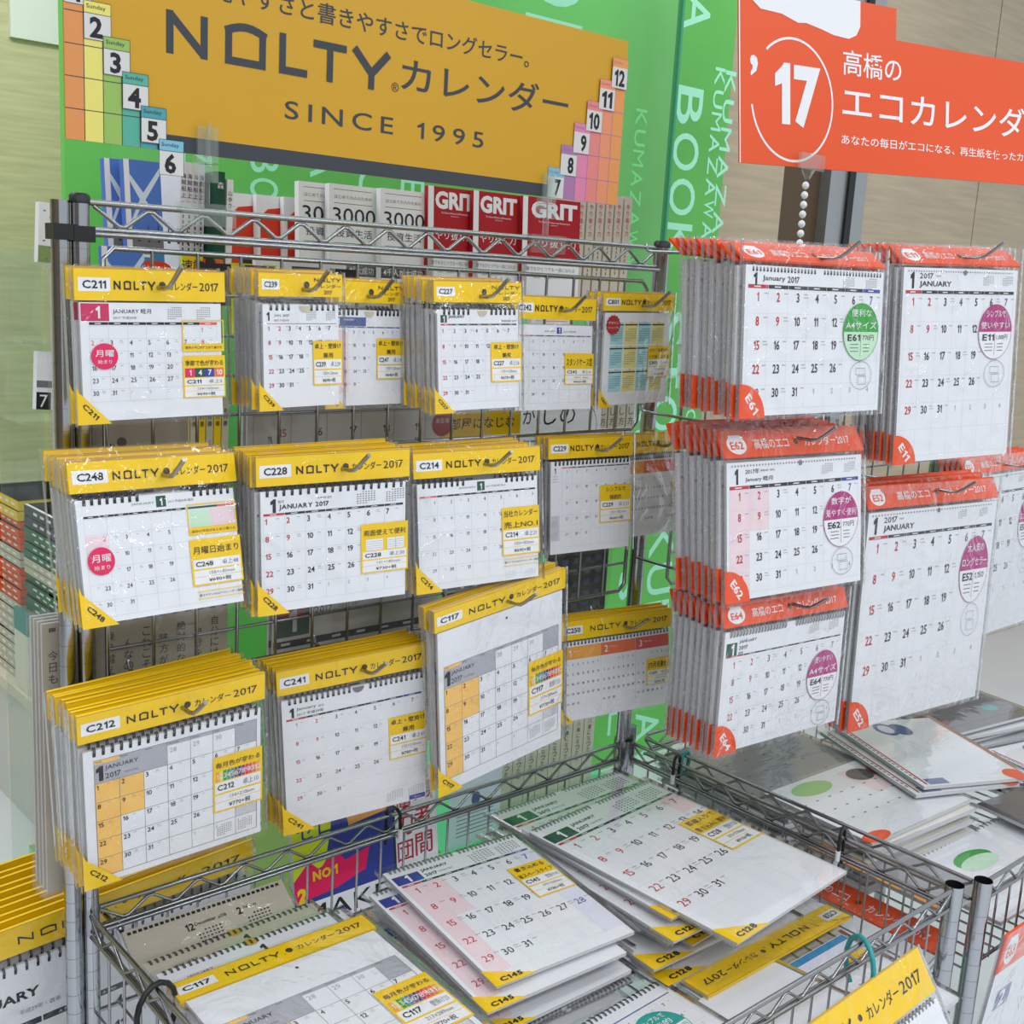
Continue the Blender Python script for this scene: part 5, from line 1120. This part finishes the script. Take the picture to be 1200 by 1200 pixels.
# the right basket
mat('green_print', (150, 205, 120), .4); mat('dim_grey', (150, 150, 152), .5)
def f_green(P, w, h):
    P.disc(w*.3, .035, .05, .022, 'green_print', 1); P.rect(w*.6, .02, w*.96, h*.5, 'pale_pink', 1); P.disc(w*.72, .045, .030, .022, 'navy', 2); P.disc(w*.85, .05, .02, .016, 'rose', 2)
    for d in range(24): P.rect(.02+(d % 8)*w/9, .07+(d//8)*.035, .027+(d % 8)*w/9, .073+(d//8)*.035, 'grey', 2)
    P.disc(.03, h-.012, .034, .014, 'orange', 3)
for k in range(9):
    lying(.300, .215, ('green and pink flower calendar on top of the right basket pile' if k == 0 else f'calendar {ORD[k-1]} from top of the beige edged pile in right basket'), 1.565+(.004*(k % 3)), -.225-.003*(k % 2), .672-.0105*k, -3+(-1)**k, 'paper' if k % 2 == 0 else 'cream', f_green if k == 0 else None, None if k < 4 else 'greycoil', th=.008, pitch=-90, grp='beige edged pile in the right basket')
def f_blueb(P, w, h):
    P.disc(w*.42, .045, .022, .030, 'blue', 2); P.disc(w*.55, .050, .020, .028, 'steel_blue', 3); P.disc(w*.42, .045, .014, .020, 'cloud', 4)
    for i in range(20): P.rect(.006, .02+i*h/24, .010, .028+i*h/24, 'grey', 2)
    P.rect(.012, .01, .016, h-.01, 'red', 3); P.rect(.02, h-.03, .06, h-.008, 'steel_blue', 2); P.disc(w-.02, h-.02, .022, .022, 'orange', 3); P.rect(w-.004, .02, w, h-.02, 'orange', 3)
lying(.225, .290, 'white calendar with blue oval sticker and orange corners, uppermost in right basket', 1.895, -.135, .694, -24, 'paper', f_blueb, pitch=-90); lying(.225, .290, 'white calendar with red edge just under the blue oval stickered one', 1.865, -.13, .684, -22, 'paper', f_blueb, pitch=-90)
def f_gr(P, w, h):
    for d in range(30): P.disc(.03+(d % 6)*w/6.5, .05+(d//6)*h/6, .004, .003, 'grey', 2)
    P.rect(.01, h-.03, w-.01, h-.0285, 'ink', 2); P.disc(w*.75, h*.75, .02, .014, 'teal', 3)
for k in range(5): lying(.33, .30, f'grey printed calendar at rear left of right basket, {("topmost",)[0] if k == 0 else ORD[k-1]+" from top"}', 1.535+.004*k, -.010, .668-.0115*k, -4+(-1)**k*1.5, 'dim_grey' if k == 0 else 'paper', f_gr, 'greycoil' if k == 0 else None, pitch=-90, grp='grey printed calendars in right basket')
mat('dark_print', (92, 86, 88), .4)
for k in range(8): lying(.27, .26, f'dark covered calendar at rear of right basket, {"topmost" if k == 0 else ORD[k-1]+" from top"}', 2.10+.004*(k % 3), -.045, .690-.0125*k, -10+(-1)**k*2, 'dark_print' if k == 0 else 'paper', f_gr, pitch=-90, grp='dark covered calendars in right basket')
for k in range(7): lying(.24, .24, f'silver print calendar in the right corner pile, {"topmost" if k == 0 else ORD[k-1]+" from top"}', 2.13+.004*(k % 3), -.33, .655-.0115*k, -16+(-1)**k*3, 'paper', f_blueb, pitch=-90, grp='silver print calendars in right basket')
def f_badge(P, w, h):
    P.disc(w*.42, .06, .05, .022, 'green', 2); P.disc(w*.42, .072, .05, .018, 'pale_green', 3)
    for i in range(5): P.rect(.02, .10+i*.02, w-.02, .101+i*.02, 'vgrey', 2)
lying(.36, .19, 'white calendar with green badge at front of right basket', 1.62, -.440, .612, -2, 'paper', f_badge, 'greycoil'); lying(.30, .20, 'calendar with brown cover edge at front right of right basket', 1.93, -.42, .632, -6, 'dark_print', f_badge)
# orange headers seen through the wires
def ohead(w, h, hh, x, y, z, yaw, pitch, lab, code='E63'):
    t = bpy.data.objects.new('wall_calendar', None); t.empty_display_size = .02; COL.objects.link(t); oheader(t, w, h, hh, code, 0); P = sheet(t, w, h, .004, hh+.003, h-.003)
    P.rect(.03, hh+.04, .075, hh+.075, 'steel_blue', 1); P.text('2', .05, hh+.057, .028, 'label', 'c', .03); P.build('page_block', t); bag(t, w, h); pose(t, x, y, z, w, h, yaw, pitch, 0); tag(t, lab, 'calendar'); return t
ohead(.30, .20, .045, 1.535, -.60+.30, .600, -90, -72, 'orange headed calendar seen through wires right of the basket')
ohead(.36, .26, .065, 1.530, -.672, .640, 0, 6, 'orange headed calendar hung outside the right rack front, at right edge')
lying(.12, .26, 'paper with orange bars under the shared rail at right', 1.525, -.33, .640, 0, 'dim_grey', lambda P, w, h: [P.rect(.0, .02+i*.06, .03, .06+i*.06, 'amber', 2) for i in range(4)])
# another orange stack at the right edge, behind
for k in range(5):
    c = copy_tree(PROTO['E52']); pose(c, 2.30, -.13+.012*k, 1.185, .374, .404, 0, -2, 0, dyaw=(-1)**k*.6); tag(c, f'orange headed calendar at right edge, {"front" if k == 0 else ORD[k-1]} of the far stack', 'calendar', 'far orange stack at right edge')
hook(2.49, 1.165, -.14, 'chrome hook of the far orange stack at right edge')

# hooks clipped on the rails
def shook(x, y, z, axis, mt, lab, r=.014, drop=.05, tip=True, big=False):
    t = empty('rail_hook', lab, 'hook', loc=(x, y, z)); ax = Vector(axis).normalized(); pts = []
    if big:
        for i in range(14):
            a = R(-150+i*300/13); pts.append(ax*(r*math.sin(a))+Vector((0, 0, -r*1.1+r*1.35*math.cos(a))))
    else:
        pts = [ax*(-.012)+Vector((0, 0, -drop)), ax*(-.013)+Vector((0, 0, -.006))]+[ax*(.013*math.cos(R(a)))+Vector((0, 0, .013*math.sin(R(a)))) for a in (155, 125, 90, 55, 25)]+[ax*.013+Vector((0, 0, -.018))]
    b = MB(); b.tube(pts, .0027 if not big else .0034, mt, 8); b.build('hook_wire', t)
    if tip and not big:
        b = MB(); p = pts[-1]; b.tube([p, p+Vector((0, 0, -.016))], .0038, 'white_tip', 8); b.build('hook_tip', t)
shook(.958, -.004, .711, (.35, -1, 0), 'black_plastic', 'black coated hook with white tip on the rear basket rail')
shook(1.468, -.115, .711, (-1, -.3, 0), 'black_plastic', 'black coated hook with white tip on right basket rail, farther one')
shook(1.468, -.44, .711, (-1, -.3, 0), 'black_plastic', 'black coated hook with white tip on right basket rail, nearer one')
shook(.499, -.20, .711, (1, .2, 0), 'black_plastic', 'curved black hook on left basket rail', r=.026, big=True)
shook(1.235, -.622, .711, (.4, 1, 0), 'teal_plastic', 'teal plastic ring hook on the front basket rail', r=.028, big=True)
shook(1.508, -.10, .712, (1, .2, 0), 'teal_plastic', 'small teal hook on the right rack rail', r=.014, big=True)
